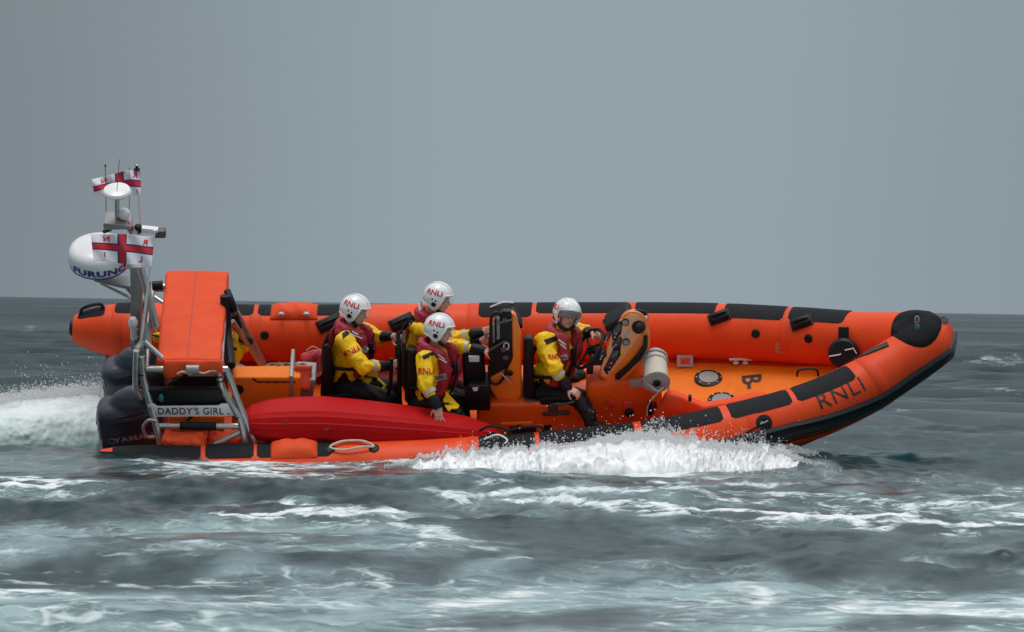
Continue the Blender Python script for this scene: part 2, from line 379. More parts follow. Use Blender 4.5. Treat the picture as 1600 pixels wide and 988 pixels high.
# sponson centreline control: photo column, half beam, height, radius
CT = [(107, 1.22, -0.03, .07), (113, 1.215, -0.03, .115), (130, 1.21, -.035, .175), (155, 1.205, -0.04, .228), (192, 1.20, -0.05, .266), (260, 1.19, -0.05, .272), (450, 1.15, -0.05, .272), (750, 1.12, -0.005, .272),
      (1000, 1.0, .08, .272), (1130, .86, .16, .272), (1250, .66, .25, .270), (1335, .44, .36, .265), (1395, .24, .49, .260), (1432, .115, .585, .255), (1452, 0.0, .63, .25)]
near_c = [BT(p, -t, u) for p, t, u, r in CT]; far_c = [BT(p, t, u) for p, t, u, r in CT[-2::-1]]
ctrl = near_c + far_c; rc_ = [r for *_, r in CT] + [r for *_, r in CT[-2::-1]]
def resamp(P, R, n):
    Q = spline(P, 900); QR = np.interp(np.linspace(0, len(P) - 1, 900), np.arange(len(P)), R)
    L = np.r_[0, np.cumsum(np.linalg.norm(np.diff(Q, axis=0), axis=1))]; x = np.linspace(0, L[-1], n)
    return np.array([np.interp(x, L, Q[:, k]) for k in range(3)]).T, np.interp(x, L, QR), L[-1]
NP = 300
CP, CR, CL = resamp(ctrl, rc_, NP)
CTn = np.gradient(CP, axis=0); CTn /= np.linalg.norm(CTn, axis=1)[:, None]
CU = np.array([nrm(EU - t * (t @ EU)) for t in CTn]); CO = np.cross(CTn, CU)
CPX = np.array([proj(p)[0] for p in CP]); MID = NP // 2
def at(px, side):
    if side < 0: return np.interp(px, CPX[:MID], np.arange(MID))
    return np.interp(-px, -CPX[MID:], np.arange(MID, NP))
def surf(i, al, off=0.0):
    i = float(np.clip(i, 0, NP - 1.001)); k = int(i); f = i - k
    g = lambda A: A[k] * (1 - f) + A[k + 1] * f
    c, u, o, r = g(CP), nrm(g(CU)), nrm(g(CO)), g(CR)
    return c + (u * math.cos(al) + o * math.sin(al)) * (r + off)
SEG = 40
rings = [[surf(i, 2 * math.pi * j / SEG) for j in range(SEG)] for i in range(NP - 1)]
V, Fs = loft(rings); sponson = link('sponson', V, Fs, M['tube'], boat)
TUBE_T = (V, Fs)
def strip(i0, i1, a0, a1, off, m, name, parent, rc=0.035, na=None, th=0.012):
    L = abs(i1 - i0) * CL / NP; na = na or max(6, int(L / 0.05)); nb = 11; rr = 0.272; H = (a1 - a0) * rr; V = []
    for b in np.linspace(-1, 1, nb):
        y = abs(b) * H / 2; e = max(0, y - (H / 2 - rc)); cut = rc - math.sqrt(max(0, rc * rc - e * e)); sc = 1 - 2 * cut / L
        for a in np.linspace(-1, 1, na): V.append(surf((i0 + i1) / 2 + a * sc * (i1 - i0) / 2, (a0 + a1) / 2 + b * (a1 - a0) / 2, off))
    Fs = [(j * na + i, j * na + i + 1, (j + 1) * na + i + 1, (j + 1) * na + i) for j in range(nb - 1) for i in range(na - 1)]
    V = np.array(V); ctr = np.array([CP[int(min(NP - 1, round((i0 + i1) / 2 + a * (i1 - i0) / 2)))] for b in range(nb) for a in np.linspace(-1, 1, na)])
    N = V - ctr; N /= np.linalg.norm(N, axis=1)[:, None]
    V, Fs = solid(V, Fs, N, th); return link(name, V, Fs, m, parent, sharp=35)
A_ = math.radians
for side, lst in ((-1, ((175, 315), (322, 398), (403, 520), (750, 838), (845, 993), (1005, 1130), (1142, 1237), (1245, 1337))),
                  (1, ((180, 240), (352, 398), (405, 534), (750, 833), (840, 982), (995, 1122), (1136, 1231), (1239, 1331)))):
    for a, b in lst:
        lo, hi = (-27, 25) if side < 0 else (-17, 33)
        if side > 0 and a == 750: lo = -26
        if side > 0 and a >= 1130: lo -= 9
        strip(at(a, side), at(b, side), A_(lo), A_(hi), 0.006, M['grip'], 'grip_patch', sponson)
# aft tip caps, splash wedges
for side in (-1, 1):
    i = 0 if side < 0 else NP - 2
    c, tdir = CP[i], (-CTn[i] if side < 0 else CTn[i]); sg = -1 if side < 0 else 1
    linkM('tip_cap', MB().rev(c - tdir * 0.03, tdir, [(.075, 0), (.082, .01), (.082, .05), (.06, .07), (0.001, .075)], 20), M['black'], sponson)
    # spray wedge under the cone
    P0 = B((108 - 800) / PXM, sg * 1.20, -0.10); P1 = B((196 - 800) / PXM, sg * 1.20, -0.28)
    secs = []
    for k in np.linspace(0, 1, 10):
        p = P0 + (P1 - P0) * k; wd = .05 + .13 * k; h = 0.03 + .07 * math.sin(math.pi * min(1, k * 1.1) * .8)
        secs.append([p + ET * sg * wd * math.cos(th) * .9 + EU * h * math.sin(th) for th in np.linspace(0, 2 * math.pi, 17)[:-1]])
    link('spray_wedge', *loft(secs), M['tube'], sponson)
i_ = at(143, 1)
linkM('grab_handle', MB().tube(spline([surf(i_ - 1.9, A_(4), .0), surf(i_ - 1.6, A_(4), .05), surf(i_, A_(4), .06), surf(i_ + 1.6, A_(4), .05), surf(i_ + 1.9, A_(4), .0)], 20), .016, 8), M['black'], sponson)
strip(i_ - 2.3, i_ + 2.3, A_(-22), A_(18), .004, M['grip'], 'grip_patch', sponson)
# seam tapes
for side, pxs in ((-1, (186, 320, 742, 1172, 1362)), (1, (186, 402, 742, 990, 1236))):
    for px in pxs:
        i = at(px, side); rg = []
        for d, o in ((-1.1, 0.0), (-1.0, 0.0035), (1.0, 0.0035), (1.1, 0.0)):
            rg.append([surf(i + d, 2 * math.pi * j / SEG, o) for j in range(SEG)])
        link('seam_tape', *loft(rg, caps=False), M['tubeseam'], sponson)
# double-ribbed D strake all the way round
def strake_al(i):
    px = np.interp(i, np.arange(NP), CPX); return math.radians(np.interp(px, [900, 1227, 1357, 1440, 1480], [74, 77, 93, 92, 90]))
prof = [(-.27, .0), (-.26, .016), (-.16, .034), (-.06, .022), (0, .018), (.06, .022), (.16, .034), (.26, .016), (.27, 0), (0, -.01)]
rg = []
for i in np.arange(14, NP - 14, 1.0):
    rg.append([surf(i, strake_al(i) + a, o) for a, o in prof])
link('rubbing_strake', *loft(rg), M['strake'], sponson, sharp=50)
link('rubbing_strake', *loft([[surf(i, strake_al(i) + a, o * .8 + .001) for a, o in [(.34, 0), (.36, .012), (.42, .012), (.44, 0)]] for i in np.arange(40, NP - 40, 1.0)]), M['strake'], sponson, sharp=50)
# handles (dark padded) on the far tube, valves
def pad_handle(px, py_al, side, ln=0.19, w=0.10, rot=25):
    i = at(px, side); p = surf(i, A_(py_al)); n = nrm(p - surf(i, A_(py_al), -.1)); t = nrm(surf(i + 1, A_(py_al)) - p) * (1 if side < 0 else -1)
    b = np.cross(n, t); r = A_(rot); X = t * math.cos(r) + b * math.sin(r); Y = np.cross(n, X)
    mb = MB().add(*rbox(p + n * .025, X * ln / 2, Y * w / 2, n * .03, .022)); mb.add(*rbox(p + n * .005, X * (ln / 2 + .012), Y * (w / 2 + .012), n * .008, .006))
    mb.tube([p + n * .055 - X * ln * .4, p + n * .07 - X * ln * .25, p + n * .07 + X * ln * .25, p + n * .055 + X * ln * .4], .012, 8)
    linkM('grab_pad', mb, M['black'], sponson)
def up_side(side, s): return s
for px, al in ((517, -36), (630, -36), (968, -36), (1131, -26), (1264, -30)): pad_handle(px, al, 1, ln=.22 if px < 1000 else .19, w=.11 if px < 1000 else .10)
def valve(px, al, side, r=0.045, cap=True):
    i = at(px, side); p = surf(i, A_(al)); n = nrm(p - surf(i, A_(al), -.1))
    v = linkM('valve', MB().rev(p - n * .004, n, [(r * 1.25, 0), (r * 1.25, .008), (r, .012), (r, .02), (r * .6, .024), (r * .55, .016), (.001, .016)], 24), M['black'], sponson)
    return p, n
for px, al, s in ((417, -60, 1), (1191, -57, 1), (1279, -62, 1)): valve(px, al, s, .034)
# bow line fitting on near tube (1186,664) with dark line running aft
p, n = valve(1186, 48, -1, .062)
linkM('valve_tongue', MB().tube([p + n * .03 - EX * .04 - EU * .015, p + n * .035, p + n * .03 + EX * .03 + EU * .02], .007, 6), M['lgrey'], sponson)
ln = [surf(at(px, -1), A_(a), .012) for px, a in ((1176, 52), (1130, 66), (1060, 72), (980, 74), (900, 76))]
linkM('lifeline', MB().tube(spline(ln, 30), .009, 6), M['black'], sponson)
# repair patch on the far tube
strip(at(1240, 1), at(1223, 1), A_(-96), A_(-74), .003, M['tan'] if 0 else mat('grey_patch', (0.50, 0.24, 0.19), 0.7, var=.3, vscale=60), 'repair_patch', sponson, rc=.01, th=.004)
# lettering on the near bow
TV, TF = textmesh('RNLI', 0.0, 1.12)
i0 = at(1306, -1); per = CL / NP; hh = .158
V = [surf(i0 + x * hh / per, A_(39) - y * hh / .272, .004) for x, y in TV]
link('lettering', V, TF, M['blacktxt'], sponson, smooth=False)
# hull ------------------------------------------------------------------
secs = []
KX = [150, 600, 1000, 1150, 1257, 1357, 1420, 1470, 1486]; KU = [-.78, -.80, -.80, -.74, -.56, -.20, .12, .42, .55]
for px in np.r_[np.linspace(165, 1100, 16), np.linspace(1130, 1476, 26)]:
    tt = np.interp(px, [c[0] for c in CT], [c[1] for c in CT]); uu = np.interp(px, [c[0] for c in CT], [c[2] for c in CT])
    if px > 1452: tt = 0.02; uu = .63
    k = np.interp(px, KX, KU); k = min(k, uu - .12)
    hb = tt + .02; sec = []
    for (a, b) in ((1.0, -.20), (.98, -.27)): sec.append((a * hb, uu + b * (1 if px < 1400 else .8)))
    c1 = (hb * .86, uu - .30); 
    sec = [(hb * 1.0, uu - .17), (hb * 1.0, uu - .255), (hb * .95, uu - .285), (hb * .93, uu - .30)]
    for a in (.66, .64, .36, .34): sec.append((hb * a, (uu - .30) * a + k * (1 - a) - (.02 if a in (.64, .34) else 0)))
    if k > uu - .34: sec = [(x, max(z, k) if z < uu - .25 else z) for x, z in sec]
    full = [(-x, z) for x, z in sec] + [(0, k)] + [(x, z) for x, z in sec[::-1]]
    secs.append([BT(px, x, z) for x, z in full])
link('hull', *loft(secs, closed=False), M['hull'], boat, sharp=25)
# inner floor
def TC(px): return np.interp(px, [c[0] for c in CT], [c[1] for c in CT]), np.interp(px, [c[0] for c in CT], [c[2] for c in CT])
secs = []
for px in np.linspace(190, 1040, 30):
    t, u = TC(px); secs.append([BT(px, x, -.42) for x in np.linspace(-t + .05, t - .05, 12)] + [BT(px, x, -.50) for x in np.linspace(t - .05, -t + .05, 12)])
floor = link('floor', *loft(secs), M['pod'], boat)
# side trim: inner flange, its shade painted as darker orange, between floor and tube on the far side
# foredeck
def fd_u(px): return TC(px)[1] - .215
secs = []
for px in np.linspace(1030, 1400, 34):
    t, u = TC(px); d = fd_u(px); tt = max(.03, t - .10)
    prof_ = [(x, d + .10 * max(0, abs(x) / tt - .72) ** 2 * 4 - .0) for x in np.linspace(-tt, tt, 25)]
    secs.append([BT(px, x, z) for x, z in prof_] + [BT(px, x, d - .05) for x in (tt, -tt)])
fore = link('foredeck', *loft(secs), M['deck'], boat)
FORE = BVHTree.FromPolygons([Vector(v) for v in loft(secs)[0]], loft(secs)[1])
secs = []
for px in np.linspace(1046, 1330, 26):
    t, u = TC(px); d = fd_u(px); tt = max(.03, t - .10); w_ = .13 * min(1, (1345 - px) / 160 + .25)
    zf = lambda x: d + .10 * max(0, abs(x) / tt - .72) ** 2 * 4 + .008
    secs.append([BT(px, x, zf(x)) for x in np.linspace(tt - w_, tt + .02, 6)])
V_, F_ = loft(secs, closed=False); link('shaded_flange', *solid(V_, F_, EU, .006), mat('flange_shade_red', (.62, .045, .012), .45, var=.1, spec=.25), fore)  # thin strip over the deck edge, its shade painted in as darker red
def hitB(tree, px, py):
    d = nrm(ray(px, py)); h = tree.ray_cast(Vector(CAM), Vector(d)); return np.array(h[0]), np.array(h[1])
for px, py in ((1107, 592), (1128, 627)):
    p, n = hitB(FORE, px, py); n = EU
    h = linkM('hatch', MB().rev(p - n * .01, n, [(.135, 0), (.135, .022), (.12, .03), (.098, .03), (.095, .018), (.001, .018)], 32), M['black'], fore)
    linkM('hatch_lid', MB().rev(p + n * .009, n, [(.094, 0), (.094, .014), (.03, .019), (.001, .02)], 28), M['dial'], h)
    for k in range(8):
        a = k * math.pi / 4; q = p + n * .02 + (EX * math.cos(a) + ET * math.sin(a)) * .115
        linkM('bolt', MB().rev(q, n, [(.008, 0), (.008, .005), (.001, .006)], 8), M['steel'], h)
p, n = hitB(FORE, 1175, 597)
V2, F2 = textmesh('B-', 0.02, .9)
link('lettering', drape([(x * .215, y * .19) for x, y in V2], F2, p, -ET, EX, FORE, .006, .4)[0], F2, M['blacktxt'], fore, smooth=False)
# mooring cleat
p, n = hitB(FORE, 1157, 570)
p = p + EU * .02
mb = MB().tube([p + EU * .04 - EX * .11, p + EU * .045, p + EU * .04 + EX * .11], .014, 10)
for k in (-.045, .045): mb.tube([p + EX * k - EU * .01, p + EX * k + EU * .045], .012, 8); mb.rev(p + EX * k, EU, [(.03, 0), (.03, .008), (.012, .012)], 12)
linkM('cleat', mb, M['white'], boat)
# placard on the tube foot
p, n = hitB(FORE, 1070, 567); n = nrm(EU * .55 - ET * .8); Xp = EX; Yp = np.cross(n, Xp)
pl = linkM('placard', MB().add(*rbox(p + n * .06 + EU * .02, Xp * .078, Yp * .058, n * .006, .004)), M['lgrey'], boat)
linkM('placard_picture', MB().add(*rbox(p + n * .068 + EU * .02, Xp * .045, Yp * .030, n * .002, .001)).add(*ell(p + n * .071 + EU * .02 - Xp * .01, Xp * .03, Yp * .02, n * .004)), M['tubeseam'], pl)
# grab loop & strap on foredeck edge near (1265,580), black disc bag (1318,552)
p = onT(1262, 588, -.28)
linkM('grab_rail', MB().tube(spline([p + EX * -.1, p + EX * -.08 + EU * .07, p + EX * .07 + EU * .08, p + EX * .1], 16), .011, 8), M['black'], boat)
p = surf(at(1318, 1), A_(-120)); p = onT(1318, 552, .12); n = nrm(EU * .5 - ET * .85 - EX * .2)
mb = MB().rev(p, n, [(.13, -.05), (.145, -.03), (.145, .02), (.12, .045), (.001, .05)], 28)
bagd = linkM('anchor_bag', mb, M['black'], boat)
X_ = nrm(EX - n * (EX @ n)); Y_ = np.cross(n, X_)
linkM('bag_line', MB().tube([p + n * .055 - X_ * .13 - Y_ * .03, p + n * .06 - X_ * .02 - Y_ * .01, p + n * .055 - X_ * .02], .006, 6).tube([p + n * .055 + X_ * .02 + Y_ * .03, p + n * .06 + X_ * .1 + Y_ * .05, p + n * .05 + X_ * .13 + Y_ * .0], .006, 6), M['whitecloth'], bagd)
linkM('bag_strap', MB().add(*rbox(p + n * .0 + Y_ * .19, X_ * .05, Y_ * .06, n * .02, .01)), M['black'], bagd)
# bow cap: black conical pad with mooring ring
bi = at(1433, -1); ctr = BT(1430, 0, .585)
def tube_hit(x, y, tree=BVHTree.FromPolygons([Vector(v) for v in TUBE_T[0]], TUBE_T[1])):
    p = ctr + EX * x + ET * y + EU * .6; h = tree.ray_cast(Vector(p), Vector(-EU)); return np.array(h[0]) if h[0] is not None else None
V = []; nr, na = 7, 36
for i in range(nr + 1):
    for j in range(na):
        a = 2 * math.pi * j / na; r = i / nr; x = .235 * r * math.cos(a) + .0; y = .30 * r * math.sin(a)
        q = tube_hit(x, y)
        if q is None:
            rr = r
            while q is None and rr > .05: rr -= .04; q = tube_hit(.235 * rr * math.cos(a), .30 * rr * math.sin(a))
            if q is None: q = ctr + EU * .2
        lift = .008 + .012 * (1 if i < nr else 0); V.append((q, lift, x, y))
base = np.array([v[0] for v in V]); top = base.max(0)
Vv = [q + EU * l for q, l, x, y in V]
Fs = [(i * na + j, (i + 1) * na + j, (i + 1) * na + (j + 1) % na, i * na + (j + 1) % na) for i in range(nr) for j in range(na)]
V3, F3 = solid(Vv, Fs, EU, .03)
M['cap'] = mat('bow_pad_black', (0.011, 0.012, 0.014), .8, spec=.15, bump=.4, bscale=25, var=.2)
cap = link('bow_cap', V3, F3, M['cap'], boat, sharp=50)
q0 = tube_hit(0, 0); k0 = ctr + EU * .30
apx = BT(1427, .15, .90)
mb = MB(); secs = []
for th, sc in ((0, 1.0), (.25, .72), (.5, .48), (.8, .26), (1.0, .08)):
    secs.append([q0 + EU * .0 + EX * .225 * sc * math.cos(a) + ET * (.09 * th + .14 * sc * math.sin(a)) + EU * (.050 * th ** 1.2 - .05 * (1 - th)) for a in np.linspace(0, 2 * math.pi, 33)[:-1]])
link('cap_hood', *loft(secs), M['cap'], cap, sharp=30)
hk = q0 + EU * .045 - ET * .03
linkM('mooring_ring', MB().tube(spline([hk + (EX * .5 * math.cos(a) + (EU * .8 + ET * .5) * math.sin(a)) * .036 for a in np.linspace(0, 2 * math.pi, 15)[:-1]], 24, True), .008, 8, closed=True), M['dial'], cap)
linkM('ring_base', MB().rev(hk - EU * .05 - ET * .09, nrm(EU * .8 + ET * .4), [(.03, -.03), (.034, .0), (.03, .03), (.022, .05), (.001, .055)], 16), M['green'], cap)
# black fairing strap curving from the cap down the inner side, and forward to the nose strake
sp = [surf(at(1344, -1), A_(-62), .012), surf(at(1350, -1), A_(-50), .012), surf(at(1362, -1), A_(-36), .012), surf(at(1380, -1), A_(-22), .012), surf(at(1402, -1), A_(-10), .012)]
def ribbon(P, wdt, n, th=.008):
    P = spline(P, 24); T = np.gradient(P, axis=0); V = []
    for p, t in zip(P, T):
        c = CP[np.argmin(((CP - p) ** 2).sum(1))]; nn = nrm(p - c); s = nrm(np.cross(nn, t)); V += [p - s * wdt / 2 - nn * th, p - s * wdt / 2, p + s * wdt / 2, p + s * wdt / 2 - nn * th]
    return loft([V[k * 4:k * 4 + 4] for k in range(len(P))])
link('fairing_strap', *ribbon(sp, .075, None), M['strake'], sponson)
sp = [surf(MID - 6, A_(12), .012), surf(MID - 2, A_(38), .014), surf(MID - 1, A_(70), .016)]
link('fairing_strap', *ribbon(sp, .055, None), M['strake'], sponson)
# ---------------------------------------------------------------- pods and consoles
def slab(pts, t0, t1, name, m, parent=boat, bev=.02, seg=3, **k):
    "profile given in photo pixels on the plane t=t0 (near face), extruded to t1"
    P = [onT(px, py, t0) for px, py in pts]; dr = k.pop('dr', ET); return link(name, *prism(P, dr, t1 - t0, bev, seg), m, parent, **k)
VD = nrm(ET * .86 - EU * .50)
base_pod = slab([(745, 632), (935, 632), (985, 648), (990, 735), (745, 740)], -.34, .34, 'seat_pod', M['pod'], bev=.035)
slab([(916, 600), (1022, 588), (1036, 705), (916, 712)], -.36, .0, 'console_base', M['pod'], bev=.05)
slab([(1020, 598), (1033, 598), (1040, 700), (1022, 706)], -.40, -.37, 'console_flange', M['pod'], bev=.008)
slab([(796, 668), (862, 665), (862, 676), (796, 679)], -.352, -.33, 'pod_recess', M['black'], base_pod, bev=.004)
slab([(782, 662), (832, 660), (832, 664), (786, 666)], -.356, -.33, 'recess_lip', M['console'], base_pod, bev=.003)
slab([(782, 680), (832, 678), (832, 682), (786, 684)], -.356, -.33, 'recess_lip', M['console'], base_pod, bev=.003)
p = onT(811, 668, -.34)
# aft crew console: tall orange wedge with black instrument face to the left (aft)
con2 = slab([(798, 487), (806, 492), (815, 525), (815, 618), (808, 626), (776, 624), (764, 606), (762, 592), (796, 570), (800, 560)], -.26, .20, 'crew_console', M['console'], bev=.03, seg=4, dr=VD)
slab([(786, 486), (799, 487), (801, 558), (795, 574), (772, 586), (764, 588), (763, 530), (773, 500)], -.27, .15, 'instrument_panel', M['black'], con2, bev=.012, dr=VD)
for px, py, r in ((789, 500, .03), (787, 545, .03), (790, 558, .028)):
    p = onT(px, py, -.27); linkM('instrument', MB().rev(p, -ET, [(r, 0), (r, .02), (r * .7, .024), (.001, .02)], 16), M['grey'], con2)
slab([(776, 498), (781, 496), (781, 530), (776, 532)], -.285, -.26, 'screen', M['dial'], con2, bev=.004)
slab([(765, 515), (773, 505), (773, 535), (766, 540)], -.285, -.26, 'screen', M['dial'], con2, bev=.004)
for x0, y0, x1, y1 in ((764, 548, 790, 532), (778, 505, 800, 500)):
    linkM('panel_strut', MB().tube([onT(x0, y0, -.3), onT(x1, y1, -.29)], .012, 8), M['grey'], con2)
# grab rail in front of the crew console: two uprights & loop
linkM('grab_rail', MB().tube(spline([onT(768, 540, -.32), onT(767, 515, -.32), onT(768, 495, -.32), onT(775, 489, -.30), onT(785, 492, -.28)], 18), .016, 10), M['black'], con2)
linkM('grab_rail', MB().tube(spline([onT(764, 572, -.30), onT(766, 596, -.30), onT(778, 600, -.30), onT(788, 588, -.29), onT(792, 574, -.28)], 24), .014, 10), M['black'], con2)
linkM('lever', MB().tube([onT(782, 582, -.29), onT(799, 599, -.30)], .011, 8), M['steel'], con2)
linkM('ring_symbol', MB().tube(spline([onT(791 + 4 * math.cos(a), 541 + 5.5 * math.sin(a), -.285) for a in np.linspace(0, 6.283, 13)[:-1]], 20, True), .006, 6, closed=True), M['white'], con2)
p = onT(797, 583, -.27); linkM('knob', MB().rev(p, -ET, [(.026, 0), (.03, .01), (.02, .025), (.001, .028)], 16), M['black'], con2)
linkM('headrest', MB().add(*rbox(onT(806, 497, .1), nrm(EX * .6 - EU) * .09, ET * .08, nrm(EX + EU * .6) * .03, .02)), M['black'], con2)
# black box in the legs area (727-766, 605-643)
bx_ = slab([(727, 612), (733, 603), (764, 603), (767, 612), (766, 642), (727, 642)], -.36, -.05, 'battery_box', M['seat'], bev=.012, dr=nrm(ET-EU*.15))
link('box_label', *prism([onT(a, b, -.365) for a, b in ((738, 606), (747, 605), (746, 611), (740, 611))], -ET, .003), M['white'], bx_)
slab([(722, 552), (742, 548), (756, 552), (760, 604), (724, 606)], -.22, .1, 'crew_seat_block', M['seat'], bev=.03, dr=VD)
slab([(732, 557), (749, 557), (749, 566), (733, 566)], -.235, -.21, 'seat_label', M['white'], bev=.004)
# seats ---------------------------------------------------------------
def backrest(pts, t0, t1, name='backrest', **k): return slab(pts, t0, t1, name, M['seat'], bev=.035, seg=4, dr=VD, **k)
seat3 = backrest([(510, 617), (610, 612), (618, 640), (560, 660), (506, 650)], -.24, .2, 'crew_seat')
backrest([(505, 538), (516, 540), (520, 628), (506, 636), (500, 620)], -.26, .22, 'backrest', parent=seat3)
seat2 = backrest([(640, 634), (722, 634), (730, 668), (640, 668)], -.40, .42, 'crew_seat')
backrest([(634, 545), (650, 548), (650, 632), (632, 630)], -.42, .48, 'backrest', parent=seat2)
seat1 = backrest([(822, 610), (896, 618), (896, 640), (826, 640)], -.25, .25, 'helm_seat')
backrest([(818, 528), (833, 528), (836, 628), (817, 622)], -.28, .28, 'backrest', parent=seat1)
slab([(822, 625), (840, 628), (852, 640), (850, 650), (836, 642), (822, 636)], -.30, -.24, 'seat_bracket', M['grey'], seat1, bev=.006)
slab([(842, 624), (892, 620), (897, 636), (888, 645), (848, 646)], -.33, -.25, 'throttle_box', M['black'], seat1, bev=.018)
slab([(846, 645), (890, 642), (890, 649), (848, 651)], -.36, -.22, 'seat_tray', M['grey'], seat1, bev=.004)
linkM('throttle_lever', MB().tube(spline([onT(862, 640, -.36), onT(868, 632, -.37), onT(880, 632, -.38), onT(902, 627, -.38)], 16), np.linspace(.022, .012, 16), 10).rev(onT(864, 636, -.33), -ET, [(.045, 0), (.05, .02), (.04, .04), (.001, .045)], 20), M['grey'], seat1)
slab([(850, 650), (876, 650), (874, 672), (852, 674)], -.30, .1, 'seat_pedestal', M['black'], seat1, bev=.01)
linkM('pedestal_lamp', MB().rev(onT(859, 659, -.30), -ET, [(.022, 0), (.022, .012), (.001, .014)], 16), M['rope'], seat1)
linkM('fuel_cap', MB().rev(onT(811, 668, -.345), -ET, [(.038, 0), (.04, .012), (.03, .02), (.001, .022)], 20), M['black'], base_pod)
# --- helm console: flattened capsule leaning forward, dial face towards the camera-left
cc = onT(980, 541, -.12)
def hc(px, py, t=-.34): return onT(px, py, t)
HB = [(985, 487), (1000, 489), (1011, 500), (1016, 520), (1014, 545), (1003, 566), (984, 586), (966, 597), (954, 597), (938, 588), (938, 578), (944, 560), (955, 530), (968, 503), (975, 492)]
helm = link('helm_console', *prism([hc(a, b) for a, b in spline(HB, 44, True)], VD, .40, .05, 4), M['console'], boat)
# dial face: an inclined plate standing just proud of the near side
Pn = -ET
def face(pts, off, th, m, name, bev=.004, parent=None): return link(name, *prism([hc(a, b, -.34 - off) for a, b in pts], -ET, th, bev, 2), m, parent or helm)
face([(984, 489), (997, 491), (1006, 503), (1004, 516), (972, 562), (951, 588), (940, 587), (939, 574), (955, 530), (969, 501)], -.004, .014, M['panel'], 'dash_panel')
for pts in ([(958, 508), (966, 499), (967, 517), (959, 526), (952, 530)], [(967, 499), (975, 503), (973, 524), (966, 530), (965, 517)], ):
    pass
for pts in ([(944, 524), (953, 516), (954, 524), (946, 534)], [(957, 516), (968, 503), (971, 505), (970, 520), (958, 534)], [(958, 536), (969, 527), (971, 530), (969, 543), (957, 544)],
            [(945, 575), (958, 548), (968, 545), (968, 555), (950, 582)], [(936, 552), (946, 541), (947, 556), (938, 562)]):
    pts = [tuple(np.mean(pts, 0) + (np.array(q) - np.mean(pts, 0)) * 1.16) for q in pts]
    f_ = face(pts, .010, .012, M['black'], 'instrument')
    c = np.mean(pts, 0); face([tuple(c + (np.array(q) - c) * .72) for q in pts], .022, .003, M['screen'], 'screen', .001, parent=f_)
    for k in range(3):
        q = c + (np.array(pts[-1]) - c) * .9 * (.3 + .3 * k); linkM('button', MB().rev(hc(q[0], q[1], -.366), -ET, [(.006, 0), (.006, .005), (.001, .006)], 8), M['white'], f_)
for px, py in ((977, 503), (978, 534)):
    p = hc(px, py, -.35); X = nrm(EX * .5 + EU); 
    g = linkM('gauge', MB().rev(p, -ET, [(.036, 0), (.036, .014), (.030, .016), (.029, .01), (.001, .01)], 24), M['black'], helm)
    linkM('gauge_face', MB().rev(p - ET * .010, -ET, [(.028, 0), (.028, .003), (.001, .003)], 20), M['dial'], g)
face([(974, 524), (984, 512), (984, 521), (976, 530)], .010, .004, M['lgrey'], 'label_plate')
face([(968, 545), (974, 549), (972, 556), (968, 556)], .010, .004, M['yellow'], 'warning_sticker')
p = hc(998, 511, -.36)
linkM('compass', MB().rev(p, nrm(-ET + EU * .35), [(.062, -.02), (.064, .012), (.05, .03), (.045, .055), (.03, .075), (.001, .082)], 28), M['black'], helm)
linkM('grab_rail', MB().tube(spline([hc(987, 490, -.2), hc(995, 487, -.2), hc(1005, 488, -.2), hc(1010, 494, -.2), hc(1009, 503, -.22)], 20), .017, 10), M['black'], helm)
linkM('rail_end', MB().tube([hc(1010, 494, -.225), hc(1009, 504, -.24)], .013, 10), M['white'], helm)
link('trim_strip', *prism([hc(a, b, -.395) for a, b in [(1006, 530), (1012, 529), (1012, 543), (1000, 564), (968, 594), (961, 594), (961, 590), (980, 575), (995, 558), (1005, 543)]], ET, .06, .006), M['black'], helm)
linkM('screen_hood', MB().add(*rbox(onT(966, 496, -.05), nrm(EX * 1.0 + EU * .75) * .14, ET * .12, nrm(EU - EX * .75) * .045, .03)), M['black'], helm)
# steering wheel
wc = onT(920, 545, -.18); wn = nrm(EX * -.78 + EU * .62 - ET * .1); wx = nrm(np.cross(wn, ET)); wy = np.cross(wn, wx)
wheel = linkM('steering_wheel', MB().tube([wc + (wx * math.cos(a) + wy * math.sin(a)) * .205 for a in np.linspace(0, 2 * math.pi, 41)[:-1]], .017, 10, closed=True), M['black'], helm)
mb = MB().rev(wc - wn * .12, wn, [(.05, 0), (.07, .05), (.05, .09), (.045, .12), (.001, .13)], 20)
for a in (0.5, 2.6, 4.7): mb.tube([wc, wc + (wx * math.cos(a) + wy * math.sin(a)) * .2], .013, 8)
linkM('wheel_hub', mb, M['black'], wheel)
linkM('control_cluster', MB().add(*rbox(onT(932, 562, -.3), EX * .06, EU * .05, ET * .04, .02)).add(*rbox(onT(922, 576, -.3), EX * .03, EU * .05, ET * .03, .01)).tube([onT(935, 548, -.3), onT(940, 568, -.3)], .018, 8), M['black'], helm)
# fittings on the console base near side
fb = onT(982, 636, -.38)
ex_ = linkM('extinguisher_bracket', MB().add(*rbox(fb, EX * .05, EU * .07, ET * .02, .012)), M['orbag'], boat)
linkM('lamp', MB().rev(onT(983, 643, -.39), -ET, [(.045, -.01), (.045, .03), (.035, .045), (.001, .05)], 20), M['black'], ex_)
slab([(948, 625), (952, 622), (964, 632), (964, 637), (948, 634)], -.40, -.36, 'locker_latch', M['orbag'], bev=.006)
slab([(1012, 631), (1019, 630), (1021, 648), (1013, 650)], -.41, -.38, 'socket', M['black'], bev=.004)
slab([(983, 597), (1005, 592), (1012, 604), (985, 607)], -.45, -.42, 'reel_bracket', M['drum'], bev=.006)
slab([(838, 664), (850, 664), (850, 700), (838, 702)], -.36, .3, 'pod_step', M['pod'], bev=.01)
